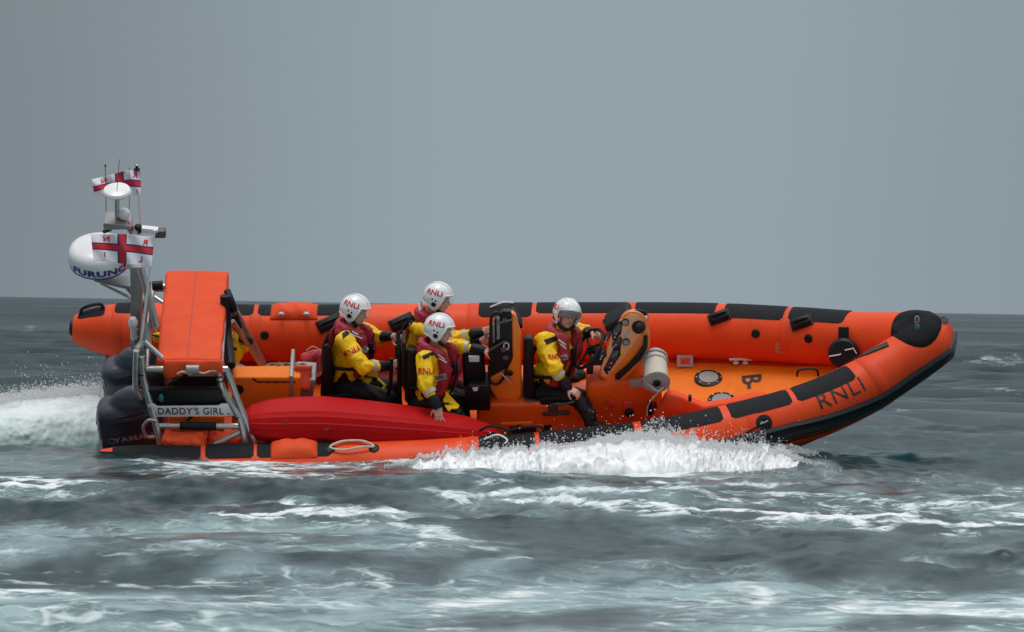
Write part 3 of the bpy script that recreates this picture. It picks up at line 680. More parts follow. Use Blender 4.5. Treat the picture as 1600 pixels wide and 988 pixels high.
# orange cloth flap at the near inner edge (1010-1135, 612-662)
P = [(1012, 668), (1030, 640), (1040, 620), (1049, 616), (1061, 620), (1100, 636), (1140, 630), (1190, 618), (1200, 625), (1130, 650), (1060, 662)]
pts = [onT(a, b, -.62) for a, b in P]; pb = [onT(a, b + 12, -.5) for a, b in P]
fl = link('spray_cover', *prism(pts, nrm(ET - EU * .2), .14, .03, 3), M['cloth_or'], boat)
for px, py in ((1024, 633), (1078, 622)):
    linkM('cover_buckle', MB().add(*rbox(onT(px, py, -.66), EX * .015, EU * .03, ET * .02, .006)), M['black'], fl)
# aft engine-deck box with rivets
aft = slab([(362, 590), (470, 590), (470, 720), (362, 720)], -.35, -.15, 'fuel_locker', M['deck'], bev=.02)
for py, n_, x0, x1 in ((633, 14, 376, 448), (597, 6, 400, 462)):
    for k in range(n_): linkM('rivet', MB().rev(onT(x0 + (x1 - x0) * k / (n_ - 1), py, -.352), -ET, [(.007, 0), (.006, .004), (.001, .005)], 6), M['dial'], aft)
link('panel_joint', *prism([onT(a, b, -.352) for a, b in ((396, 590), (402, 596), (462, 596), (462, 598), (401, 598), (394, 592))], -ET, .004), M['black'], aft)
# clutter of coiled line on the locker
mb = MB()
for k in range(9):
    c = onU(415 + k * 7.2, 578 + 3 * math.sin(k * 2.1), .42); r0 = .05 + .03 * rng.random()
    mb.tube(spline([c + EX * r0 * math.cos(a) + ET * r0 * .9 * math.sin(a) + EU * .02 * rng.random() for a in np.linspace(0, 2 * math.pi, 9)[:-1]], 22, True), .013, 6, closed=True)
linkM('coiled_line', mb, M['tan'], aft)
for (x0, y0, x1, y1) in ((441, 574, 470, 573), (447, 569, 472, 568)):
    linkM('rod', MB().tube([onT(x0, y0, .35), onT(x1, y1, .35)], .012, 8), M['steel'], boat)
# grey gas bottle (355-385, 570-592) under the far frame
linkM('gas_bottle', MB().rev(onT(346, 581, .1), EX, [(.03, -.06), (.04, -.02), (.07, .0), (.078, .04), (.078, .17), (.06, .22), (.03, .25), (.022, .3), (.03, .32), (.028, .36), (.001, .38)], 20), M['grey'], boat)
linkM('bottle_hose', MB().tube(spline([onT(384, 581, .1), onT(398, 577, .12), onT(415, 580, .2)], 12), .026, 8), M['black'], boat)
linkM('dark_coupling', MB().rev(onT(372, 604, -.3), -ET, [(.06, 0), (.07, .03), (.05, .06), (.001, .06)], 20), M['black'], boat)
# aluminium seat frame behind crew one and orange pack
slab([(452, 588), (458, 588), (460, 640), (452, 640)], -.36, .1, 'seat_stanchion', M['alu'], bev=.01)
slab([(462, 592), (494, 594), (488, 625), (480, 640), (460, 640)], -.3, 0, 'seat_shell', M['alu'], bev=.015)
# transom
slab([(200, 600), (262, 600), (262, 720), (196, 720)], -.7, .7, 'transom', M['pod'], bev=.02) if 0 else None
mb = MB().add(*rbox(B((245 - 800) / PXM, 0, -.42), EX * .12, ET * .85, EU * .22, .03)); linkM('transom', mb, M['deck'], boat)
# pouches strapped on the tubes
def pouch(px0, px1, side, al, w):
    i0, i1 = at(px0, side), at(px1, side); N = []; na, nb = 22, 12
    for b in np.linspace(-1, 1, nb):
        for a in np.linspace(-1, 1, na):
            h = .010 + .052 * max(0, 1 - abs(b) ** 3) * (max(0, 1 - abs(a) ** 4)) * (1 + .12 * math.sin(a * 9 + b * 3)); N.append(surf((i0 + i1) / 2 + a * (i1 - i0) / 2, A_(al) + b * w / 2 / .272, h))
    F_ = [(j * na + i, j * na + i + 1, (j + 1) * na + i + 1, (j + 1) * na + i) for j in range(nb - 1) for i in range(na - 1)]
    po = link('pouch', *solid(N, F_, -np.cross(EX, ET) * 0 + EU * .6, .02), M['cloth_or'], sponson, sharp=0)
    return po, i0, i1
for (a, b, s, al, w) in ((425, 498, 1, -2, .235), (425, 498, -1, 0, .26), ):
    po, i0, i1 = pouch(a, b, s, al, w)
    for f in (.25, .78):
        i = i0 + (i1 - i0) * f; p = surf(i, A_(al + (-22 if s > 0 else -22)), .07)
        linkM('buckle', MB().add(*rbox(p, EX * .022, ET * .02, EU * .02, .007)).tube([p + EX * .03 * q - (ET * .0 + EU * .0) for q in (-1, 1)], .009, 6), M['lgrey'], sponson)
# crumpled orange cover at the stern near side (254-320, 672-702)
def crumple(px, py, t, dx, dy, dt, name, m, par, seed=1, amp=.02, sc=16):
    c = onT(px, py, t); V, F_ = blob([rbox(c, EX * dx, EU * dy, ET * dt, min(dx, dy) * .6, 4)], .012, 4, .6, folds(amp, sc, seed)); return link(name, V, F_, m, par, sharp=0)
crumple(287, 690, -1.0, .20, .09, .12, 'stern_cover', M['cloth_or'], boat, 3, .025, 20)
crumple(355, 690, -.85, .16, .08, .1, 'stern_cover', M['cloth_or'], boat, 5, .02, 18)
# grab handles on the near tube
for px in (512, 632, 868):
    i = at(px, -1); p = surf(i, A_(-22))
    if px == 868: continue
    linkM('grab_handle', MB().tube(spline([surf(i - 3.0, A_(-26), .0), surf(i - 2.4, A_(-26), .055), surf(i, A_(-26), .07), surf(i + 2.4, A_(-26), .055), surf(i + 3.0, A_(-26), .0)], 20), .017, 8), M['black'], sponson)
i = at(826, -1); linkM('grab_handle', MB().tube(spline([surf(i - 3.0, A_(-22), .0), surf(i - 2.4, A_(-22), .05), surf(i, A_(-22), .065), surf(i + 2.4, A_(-22), .055), surf(i + 3.0, A_(-22), .0)], 20), .013, 8), M['black'], sponson)
i = at(780, -1); linkM('grab_handle', MB().tube(spline([surf(i - 3.0, A_(-30), .05), surf(i - 1.2, A_(-28), .09), surf(i + 1.4, A_(-24), .06), surf(i + 2.4, A_(-20), .0)], 20), .013, 8), M['black'], sponson)
for px, side in ((779, -1), (788, 1)):   # small white rope eyes on the patches
    i = at(px, side); s_ = -side
    linkM('rope_eye', MB().tube(spline([surf(i - s_ * 2.2, A_(-3 if side < 0 else -2), .012), surf(i, A_(-4 if side < 0 else 3), .05), surf(i + s_ * 1.6, A_(6 if side < 0 else 8), .03), surf(i + s_ * 1.2, A_(14), .015)], 16), .009, 6), M['white'], sponson)
# lifting becket with orange rope near (552,706)
i = at(552, -1)
for d in (-3.6, 3.6):
    linkM('becket_pad', MB().rev(surf(i + d, A_(8), -.004), nrm(surf(i + d, A_(8)) - surf(i + d, A_(8), -.1)), [(.05, 0), (.05, .012), (.03, .02), (.001, .02)], 18), M['black'], sponson)
linkM('becket_line', MB().tube(spline([surf(i - 3.6, A_(8), .025), surf(i - 2, A_(-6), .03), surf(i, A_(-10), .03), surf(i + 2, A_(-6), .03), surf(i + 3.6, A_(8), .025), surf(i + 1.5, A_(12), .04), surf(i - 1.5, A_(16), .03)], 40, True), .011, 8, closed=True), M['rope'], sponson)
# ================================================================== STERN: roll frame, engines, mast
def ptube(pts, r, name, m, parent, seg=10, n=None, closed=False):
    "pts: (px, py, t)"
    P = [onT(a, b, t) for a, b, t in pts]; P = spline(P, n or max(2, 6 * len(P)), closed) if len(P) > 2 else P
    return linkM(name, MB().tube(P, r, seg, closed=closed), m, parent)
NT = -.80
frame = ptube([(228, 577, NT), (356, 577, NT)], .032, 'roll_frame', M['steel'], boat)
for pts, r in (([(213, 548, NT), (212, 585, NT), (213, 608, NT), (221, 622, NT)], .030),
               ([(221, 556, NT), (223, 585, NT), (228, 607, NT - .02), (240, 650, NT - .1), (252, 700, NT - .2)], .034),
               ([(343, 575, NT), (344, 592, NT), (350, 612, NT - .02), (375, 655, NT - .15), (384, 697, NT - .22)], .034),
               ([(354, 577, NT), (376, 636, NT - .1), (401, 699, NT - .2)], .030),
               ([(246, 666, NT - .12), (377, 666, NT - .12)], .028), ([(380, 673, NT - .14), (325, 701, NT - .2)], .028),
               ([(226, 534, NT + .1), (254, 560, NT)], .024),
               ([(350, 452, .75), (383, 515, .78), (418, 580, .80)], .034), ([(363, 502, .55), (412, 578, .7)], .026),
               ([(234, 452, .75), (256, 452, .75)], .026), ([(236, 461, .6), (256, 474, .5)], .022),
               ([(240, 448, .75), (352, 448, .75)], .03), ([(228, 577, NT), (238, 448, .75)], .03), ([(344, 577, NT), (352, 448, .75)], .03),
               ([(240, 448, .75), (226, 500, .78), (222, 575, .85)], .03)):
    ptube(pts, r, 'frame_tube', M['steel'], frame)
for a, b in ((342, 585), (344, 593), (346, 600)): pass
for (x0, y0, x1, y1, t, r) in ((342.5, 586, 343, 588, NT, .037), (344, 593, 344.4, 595, NT, .037), (221.5, 583, 222, 585, NT, .037), (222.5, 602, 224, 604, NT, .037), (371, 650, 372, 652, NT - .14, .037)):
    linkM('tape_band', MB().tube([onT(x0, y0, t), onT(x1, y1, t)], r, 10), M['black'], frame)
ptube([(281, 665, NT - .125), (338, 666, NT - .125)], .042, 'foam_sleeve', M['seat'], frame)
ptube([(364, 490, .70), (371, 512, .72)], .05, 'frame_clamp', M['black'], frame)
ptube([(378, 528, .62), (390, 534, .68)], .045, 'frame_clamp', M['black'], frame)
ptube([(244, 658, NT - .16), (232, 657, NT - .16), (224, 668, NT - .16), (230, 682, NT - .16), (244, 683, NT - .16)], .016, 'fairlead_loop', M['steel'], frame, 8)
# black panel and name board
def sb(pts, t, th, name, m, parent, bev=.004): return link(name, *prism([onT(a, b, t) for a, b in pts], ET, th, bev, 2), m, parent)
sb([(227, 610), (345, 609), (362, 634), (234, 636)], NT - .05, .06, 'black_panel', M['seat'], frame)
nb = sb([(231, 633), (240, 632), (246, 636), (340, 635), (346, 632), (360, 632), (367, 650), (237, 652)], NT - .10, .02, 'name_board', M['white'], boat, .003)
TV, TF = textmesh("DADDY'S GIRL", 0.008, 1.1)
c = onT(298, 642.5, NT - .105); wd = TV[:, 0].max() * 2
link('lettering', [c + EX * x * (100 / PXM / wd) + EU * y * .078 for x, y in TV], TF, M['blacktxt'], nb, smooth=False)
for px, py in ((243, 648), (357, 647)): linkM('screw', MB().rev(onT(px, py, NT - .103), -ET, [(.009, 0), (.008, .004), (.001, .005)], 8), M['grey'], nb)
linkM('teal_lamp', MB().ell(onT(252, 622, NT - .07), EX * .026, EU * .045, ET * .03), M['teal'], frame)
sb([(268, 652), (350, 652), (350, 700), (268, 700)], -.55, .05, 'engine_guard', M['deck'], boat)
for pts in ([(293, 600), (302, 582), (330, 590), (325, 600)], [(322, 678), (338, 690), (330, 655)]): pass
ptube([(262, 602, -.5), (285, 590, -.5), (300, 575, -.5)], .02, 'control_cable', M['black'], boat, 8)
ptube([(316, 668, -.7), (326, 690, -.7), (340, 700, -.8)], .03, 'control_cable', M['black'], boat, 8)
ptube([(300, 650, -.6), (290, 662, -.6), (296, 668, -.6)], .015, 'control_cable', M['black'], boat, 8)
slab([(268, 588), (350, 588), (356, 640), (268, 640)], -.2, .2, 'engine_well_box', M['seat'], dr=VD)
# battens, black roll behind the bag
ptube([(238, 447, .45), (254, 446, .45)], .045, 'padded_roll', M['seat'], frame)
ptube([(352, 462, .2), (354, 520, .1), (360, 572, -.3)], .05, 'padded_roll', M['seat'], frame)
ptube([(355, 455, .3), (361, 470, .2), (366, 485, .2)], .035, 'padded_roll', M['seat'], frame)
# ---- righting bag lying across the top of the frame
c = (onT(302, 574, -.77) + onT(302, 433, .77)) / 2
def cb(V):
    q = V - c; return folds(.006, 9, 4)(V)
V, F_ = blob([rbox(c, EX * .300, ET * .765, EU * .085, .03, 3)], .014, 3, .8, cb)
rb_ = link('righting_bag', V, F_, M['cloth_or'], boat, sharp=50)
RT = BVHTree.FromPolygons([Vector(v) for v in V], F_)
G, GF = gridpoly(.012, 1.45, 1, 30); D_, DF = drape([(x - .01, y) for x, y in G], GF, c + EU * .1, EX, ET, RT, .003, .3)
link('seam_tape', *solid(D_, DF, EU, .004), mat('seam_dark', (0.45, 0.05, 0.02), .6), rb_)
# hanging end flap of the bag with curled lower edge
secs = []
for k, a in enumerate(np.linspace(0, 1, 30)):
    p = onT(255 + 93 * a, 562 - 0 * a, -.79); sec = []
    for b in np.linspace(0, 1, 8): sec.append(p - EU * (.16 * b + .02 * math.sin(a * 7 + .8) * b) - ET * (.02 + .03 * math.sin(b * 3.1) + .018 * math.sin(a * 13) * b))
    secs.append(sec)
V, F_ = loft(secs, closed=False); link('end_flap', *solid(V, F_, ET, -.012), M['cloth_or'], rb_, sharp=0)
for k in range(6):
    ptube([(257 + 16 * k, 565 + 2 * math.sin(k * 2), -.86), (265 + 16 * k, 562 + 3 * math.sin(k), -.87), (273 + 16 * k, 566, -.86)], .006, 'edge_cord', M['white'], rb_, 6) if k in (2, 3, 4) and 0 else None
ptube([(291, 577, -.86), (311, 577, -.86)], .04, 'flap_buckle', M['alu'], rb_, 12)
ptube([(277, 584, -.86), (285, 581, -.87), (296, 584, -.86), (307, 581, -.86), (318, 583, -.86), (329, 580, -.86)], .009, 'edge_cord', M['rope'], rb_, 6)
# ---- outboard motors
def outboard(t0, par):
    c = B((209 - 800) / PXM, t0, .0)
    Xc = nrm(EX + EU * .10); Uc = np.cross(Xc, ET)
    Vb, Fb = blob([rbox(c - Uc * .06, Xc * .325, ET * .20, Uc * .26, .13, 4), ell(c + Uc * .03 + Xc * .06, Xc * .30, ET * .195, Uc * .31), rbox(c - Uc * .22 + Xc * .01, Xc * .25, ET * .185, Uc * .16, .08, 3)], .014, 8, .6)
    o = link('outboard_motor', Vb, Fb, M['cowl'], boat, sharp=0)
    tr = BVHTree.FromPolygons([Vector(v) for v in Vb], Fb)
    mb = MB()
    # moulded rib and side groove
    for z, x0, x1 in ((.12, -.12, .22), (.06, -.2, .24)):
        P = []
        for x in np.linspace(x0, x1, 14):
            h = tr.ray_cast(Vector(c + Xc * x + Uc * (z + .12 * (x - x0)) - ET * .5), Vector(ET))
            if h[0] is not None: P.append(np.array(h[0]))
        if len(P) > 3: mb.tube(P, np.interp(np.linspace(0, 1, len(P)), [0, .5, 1], [.004, .012, .003]), 8)
    linkM('cowl_rib', mb, M['black'], o)
    N = nrm(-Xc * .9 - ET * .45); Yv = nrm(Uc - N * (N @ Uc)); Xv = np.cross(Yv, N)
    h = tr.ray_cast(Vector(c + N * .8 + Uc * .06), Vector(-N)); q = np.array(h[0])
    linkM('emblem', MB().tube([q + N * .006 + (Xv * math.cos(a) + Yv * math.sin(a)) * .036 for a in np.linspace(0, 6.283, 21)[:-1]], .0045, 6, closed=True)
          .tube([q + N * .008 - Yv * .03, q + N * .008 + Yv * .028], .004, 6).tube([q + N * .008 - Yv * .015 + Xv * .025, q + N * .01 - Yv * .0, q + N * .008 + Yv * .0 + Xv * .024], .004, 6), M['lgrey'], o)
    h = tr.ray_cast(Vector(c + N * .8 - Uc * .2), Vector(-N)); q = np.array(h[0]) if h[0] is not None else q - Uc * .2
    linkM('cowl_badge', MB().add(*rbox(q, Xv * .014, Yv * .07, N * .006, .004)), M['lgrey'], o); linkM('cowl_badge', MB().add(*rbox(q + Xv * .02 + Yv * .02, Xv * .008, Yv * .04, N * .006, .003)), M['redtxt'], o)
    T2, TF2 = textmesh('YAMAHA', .03, 1.1); V2 = [(x * .062 * 1.25, y * .055) for x, y in T2]
    Xs = nrm(Xc + Uc * .10); Ys = nrm(Uc - Xs * (Xs @ Uc)); Ns = -ET; ctext = c - Uc * .10 + Xs * .06
    D2, DF2 = drape(V2, TF2, ctext, Xs, np.cross(-ET, Xs) * 1.0, tr, .003, .5)
    link('lettering', D2, DF2, mat_text, o, smooth=False)
    ring = [ (math.cos(a) * .03 - .25, math.sin(a) * .03) for a in np.linspace(0, 6.283, 21)[:-1]]
    D3, _ = drape(ring, [], ctext, Xs, np.cross(-ET, Xs), tr, .003, .5)
    linkM('emblem', MB().tube(D3, .003, 6, closed=True), mat_text, o)
    lg = linkM('motor_leg', MB().add(*rbox(c - Uc * .55 + Xc * .05, Xc * .12, ET * .07, Uc * .30, .04)).add(*rbox(c - Uc * .78, Xc * .2, ET * .11, Uc * .012, .008)).rev(c - Uc * .95 + Xc * .2, -Xc, [(.02, 0), (.06, .08), (.065, .3), (.04, .42), (.001, .46)], 16), M['cowl'], o)
    linkM('motor_bracket', MB().add(*rbox(c - Uc * .35 + Xc * .26, Xc * .06, ET * .12, Uc * .2, .02)), M['grey'], o)
mat_text = mat('cowl_lettering', (.36, .30, .31), .5)
outboard(-.34, boat); outboard(.34, boat)
# ---- mast: grey leaning spar, platform, poles
def ppt(a, b, t): return onT(a, b, t)
mast = slab([(203, 418), (224, 418), (222, 470), (219, 545), (205, 545), (203, 500), (204, 470)], -.32, -.20, 'mast', M['alu'], bev=.02)
ptube([(210, 355, 0), (207, 420, -.25)], .05, 'mast_tube', M['steel'], mast)
ptube([(222, 418, -.3), (236, 470, -.45), (246, 510, -.5)], .024, 'mast_stay', M['steel'], mast)
ptube([(214, 418, -.3), (228, 462, -.4), (243, 520, -.5)], .016, 'mast_stay', mat('stay_pinkgrey', (.42, .32, .30), .5), mast)
ptube([(232, 440, -.3), (236, 500, -.4), (226, 540, -.5)], .02, 'mast_stay', M['grey'], mast)
ptube([(212, 540, -.4), (221, 556, NT)], .05, 'mast_clamp', M['grey'], mast)
ptube([(229, 505, -.45), (231, 545, -.6)], .038, 'mast_clamp', M['alu'], mast)
ptube([(222, 536, -.6), (214, 548, -.7)], .035, 'mast_clamp', M['alu'], mast)
linkM('mast_lamp', MB().rev(ppt(209, 530, -.45), EU, [(.028, 0), (.03, .14), (.036, .15), (.045, .17), (.045, .20), (.03, .235), (.001, .245)], 18), M['white'], mast)
for y in (515, 527, 538): ptube([(203, y, -.42), (216, y + 1, -.42)], .02, 'mast_clamp', M['alu'], mast)
plat = slab([(162, 349), (205, 354), (206, 359), (162, 360)], -.10, .12, 'mast_platform', M['alu'], bev=.008)
ptube([(200, 357, 0), (256, 362, 0)], .034, 'mast_arm', M['steel'], plat)
linkM('arm_end', MB().add(*rbox(ppt(250, 364, -.02), EX * .055, EU * .04, ET * .04, .015)), M['grey'], plat)
slab([(221, 357), (247, 360), (247, 367), (221, 365)], -.06, 0, 'arm_plate', M['white'], bev=.004)
ptube([(183, 353, 0), (183, 306, 0)], .022, 'dome_post', M['steel'], plat)
linkM('satellite_dome', MB().rev(ppt(183, 300, 0), EU, [(.03, -.05), (.10, -.03), (.128, -.006), (.132, .008), (.12, .028), (.07, .045), (.001, .05)], 32), M['white'], plat)
linkM('small_dome', MB().rev(ppt(194, 337, 0), EU, [(.025, -.04), (.045, -.02), (.058, .01), (.055, .04), (.035, .065), (.001, .075)], 24), M['white'], plat)
ptube([(190, 353, 0), (192, 338, 0)], .03, 'lamp_body', M['orbag'], plat); ptube([(199, 357, -.05), (205, 350, -.05)], .03, 'lamp_body', M['orbag'], plat)
for px in (168, 216): linkM('horn_lamp', MB().rev(ppt(px, 360 if px < 200 else 363, -.03), EU, [(.03, 0), (.03, .015), (.018, .025), (.036, .04), (.036, .065), (.02, .08), (.001, .082)], 18), M['black'], plat)
ptube([(163, 362, -.05), (172, 359, .05)], .02, 'platform_edge', M['grey'], plat)
for pts, r in (([(166, 338, .15), (164.5, 259, .15)], .004), ([(182, 308, -.05), (186.5, 249, -.05)], .003), ([(202, 328, .2), (202, 261, .2)], .003)):
    a = ptube([*pts], r, 'whip_antenna', M['grey'], plat, 6)
for px, py in ((166, 338), (164.5, 259), (202, 296)): linkM('antenna_tip', MB().ell(ppt(px, py, .15), EX * .01, ET * .01, EU * .012, 8, 6), M['black'], plat)
# radar scanner
rc0 = ppt(155, 398, 0)
RR = .285
rad = linkM('radar_scanner', MB().rev(rc0, EU, [(.10, -.14), (.22, -.125), (.268, -.10), (.283, -.07), (.286, -.02), (.283, .03), (.268, .075), (.22, .105), (.13, .12), (.001, .125)], 56), M['white'], boat, sharp=0)
linkM('radar_band', MB().rev(rc0, EU, [(.255, -.118), (.2745, -.100), (.2800, -.090), (.272, -.088)], 56), M['blue'], rad)
TV, TF = textmesh('FURUNO', .05, 1.08); wd = TV[:, 0].max() * 2; V = []
for x, y in TV:
    a = x / wd * 2.02 + .10; z = y * .062 - .035; r = np.interp(z, [-.07, -.02, .03], [.283, .286, .283]) + .003; V.append(rc0 + EU * z + r * (-ET * math.cos(a) + EX * math.sin(a)))
link('lettering', V, TF, M['blue'], rad, smooth=False)
slab([(146, 440), (204, 448), (204, 462), (196, 452), (160, 444)], -.12, .05, 'radar_bracket', M['alu'], bev=.006)
ptube([(158, 443, 0), (206, 467, -.2)], .016, 'bracket_strut', M['steel'], boat)
# ---- flags: hoist at the right, blown aft
def flag(label, corners, ybase, cross, letters, pole, wave, seed):
    base = onT(*pole[0]); r = root('flag', base, label, 'flag')
    linkM('flagpole', MB().tube([onT(*pole[0]), onT(*pole[1])], [.013, .009], 10), M['white'], r)
    TL, TR, BR, BL = [np.array(c, float) for c in corners]     # pixels: fly top, hoist top, hoist bottom, fly bottom
    def P(a, b, off=0.0):  # a 0 hoist..1 fly ; b 0 top..1 bottom
        q = (TR * (1 - a) + TL * a) * (1 - b) + (BR * (1 - a) + BL * a) * b
        q = q + np.array([0, wave[0] * math.sin(a * 5.2 + seed) + wave[1] * math.sin(a * 9 + b * 2 + seed)])
        y = ybase + .045 * math.sin(a * 8 + b * 1.4 + seed) * (.3 + a) + .02 * math.sin(a * 17 + b * 5)
        return Wp(q[0], q[1], y - off)
    na, nb_ = 60, 40; V = [P(i / na, j / nb_) for j in range(nb_ + 1) for i in range(na + 1)]
    Fs = [(j * (na + 1) + i, j * (na + 1) + i + 1, (j + 1) * (na + 1) + i + 1, (j + 1) * (na + 1) + i) for j in range(nb_) for i in range(na)]
    k = len(Fs); V2, F2 = solid(V, Fs, np.array([0, -1.0, 0]), .003)
    o = link('flag_cloth', V2, F2, [M['whitecloth'], M['red'], M['navy'], M['brown']], r, sharp=0)
    ca, cb_, wa, wb = cross; idx = []
    for j in range(nb_):
        for i in range(na):
            a, b = (i + .5) / na, (j + .5) / nb_; da, db = abs(a - ca), abs(b - cb_)
            m = 0
            if da < wa or db < wb: m = 2
            if da < wa * .72 or db < wb * .68: m = 1
            if m == 1 and math.hypot((a - ca) / .05, (b - cb_) / .10) < 1: m = 3 if (i + j) % 2 else 1
            idx.append(m)
    full = idx + idx + [0] * (len(o.data.polygons) - 2 * k); o.data.polygons.foreach_set('material_index', full[:len(o.data.polygons)])
    for ch, a, b, h in letters:
        T2, TF2 = textmesh(ch, .03)
        link('lettering', [P(a + x * h * .55, b - y * h, .005) for x, y in T2], TF2, M['red'], r, smooth=False)
    return r
flag('lower white flag with red cross and mirrored letters flying in front of the radar scanner', [(142, 366), (241, 368), (237, 417), (146, 408)], -1.75, (.50, .46, .075, .13),
     [('R', .14, .20, .19), ('N', .76, .17, .19), ('L', .20, .78, .19), ('I', .80, .76, .18)], [(219, 545, -.62), (242, 360, -.62)], (1.5, .8), 1.2)
flag('upper white flag with red cross flying behind the small satellite dome', [(143, 279), (220, 266), (220, 306), (148, 306)], -.75, (.44, .52, .09, .15),
     [('R', .12, .18, .2), ('N', .76, .22, .22), ('I', .08, .85, .16)], [(222, 400, .55), (214, 258, .55)], (2.5, 1.0), 2.6)
linkM('pole_lamp', MB().rev(onT(214, 266, .55), EU, [(.03, 0), (.032, .01), (.012, .02), (.012, .03), (.016, .045), (.001, .055)], 14), M['black'], plat)
# ================================================================== CREW
CV = np.array(CAM)
def hit_px(px, py, tree, dflt=None):
    d = nrm(ray(px, py)); h = tree.ray_cast(Vector(CAM), Vector(d))
    return (np.array(h[0]), h[3]) if h[0] is not None else (None, None)
def patch_px(q, tree, name, m, par, nx=6, ny=3, off=.005, th=.008):
    "four photo pixels (tl, tr, br, bl) laid on the surface behind them"
    tl, tr, br, bl = [np.array(c, float) for c in q]; ps = []; ds = []
    for j in range(ny + 1):
        for i in range(nx + 1):
            a, b = i / nx, j / ny; c = (tl * (1 - a) + tr * a) * (1 - b) + (bl * (1 - a) + br * a) * b
            ps.append(c); ds.append(hit_px(c[0], c[1], tree)[1])
    ok = [d for d in ds if d is not None and d < D + 3]
    if not ok: return None
    md = sorted(ok)[len(ok) // 2]; V = []
    for c, d in zip(ps, ds):
        if d is None or abs(d - md) > .09: d = md
        V.append(CAM + nrm(ray(*c)) * (d - off))
    Fs = [(j * (nx + 1) + i, j * (nx + 1) + i + 1, (j + 1) * (nx + 1) + i + 1, (j + 1) * (nx + 1) + i) for j in range(ny) for i in range(nx)]
    return link(name, *solid(V, Fs, np.array([0, -1., 0]), th), m, par, sharp=50)
def text_px(s, c, w_, h_, rot, tree, m, par, bold=.02, off=.006):
    TV, TF = textmesh(s, bold, 1.0); wd = TV[:, 0].max() * 2; V = []; ca, sa = math.cos(math.radians(rot)), math.sin(math.radians(rot)); ds = []; ps = []
    for x, y in TV:
        x_, y_ = x / wd * w_, -y * h_; p = (c[0] + x_ * ca + y_ * sa, c[1] - x_ * sa + y_ * ca); ps.append(p); ds.append(hit_px(p[0], p[1], tree)[1])
    ok = [d for d in ds if d is not None and d < D + 3]
    if not ok: return
    md = sorted(ok)[len(ok) // 2]
    for p, d in zip(ps, ds): V.append(CAM + nrm(ray(*p)) * ((md if d is None or abs(d - md) > .09 else d) - off))
    return link('lettering', V, TF, m, par, smooth=False)
def hand(w, d, pn, thumb, curl, spread=0.05, s=1.0):
    "w wrist, d finger direction, pn palm normal (side the fingers close to), thumb +-1"
    d = nrm(d); pn = nrm(np.asarray(pn, float) - d * (d @ np.asarray(pn, float))); sd = np.cross(pn, d) * thumb; P = []
    P.append(rbox(w + d * .05 * s, d * .047 * s, sd * .040 * s, pn * .016 * s, .014 * s, 3)); P.append(capsule(w - d * .03, w + d * .02, .025 * s, .026 * s))
    for k, (ln, o) in enumerate(((.070, .030), (.080, .010), (.074, -.010), (.058, -.029))):
        b = w + d * .092 * s + sd * o * s; dirv = nrm(d + sd * spread * (o / .03)); a = 0
        c1 = curl[k] if isinstance(curl, (list, tuple)) else curl
        for seg, fr in enumerate((.45, .31, .24)):
            a += c1 * (.75 if seg == 0 else 1.0); v = dirv * math.cos(a) + pn * math.sin(a); e = b + v * ln * fr * s
            P.append(capsule(b, e, (.0100 - seg * .0008) * s, (.0096 - seg * .0008) * s, 8)); b = e
    b = w + d * .025 * s + sd * .034 * s; v = nrm(d * .55 + sd * .75 + pn * .35); e = b + v * .042 * s; P.append(capsule(b, e, .0145 * s, .0115 * s, 8))
    c = curl if not isinstance(curl, (list, tuple)) else curl[0]
    v = nrm(d * .8 + sd * (.3 - .25 * c) + pn * (.25 + .6 * c)); P.append(capsule(e, e + v * .036 * s, .0112 * s, .009 * s, 8)); return P
TROU = {}
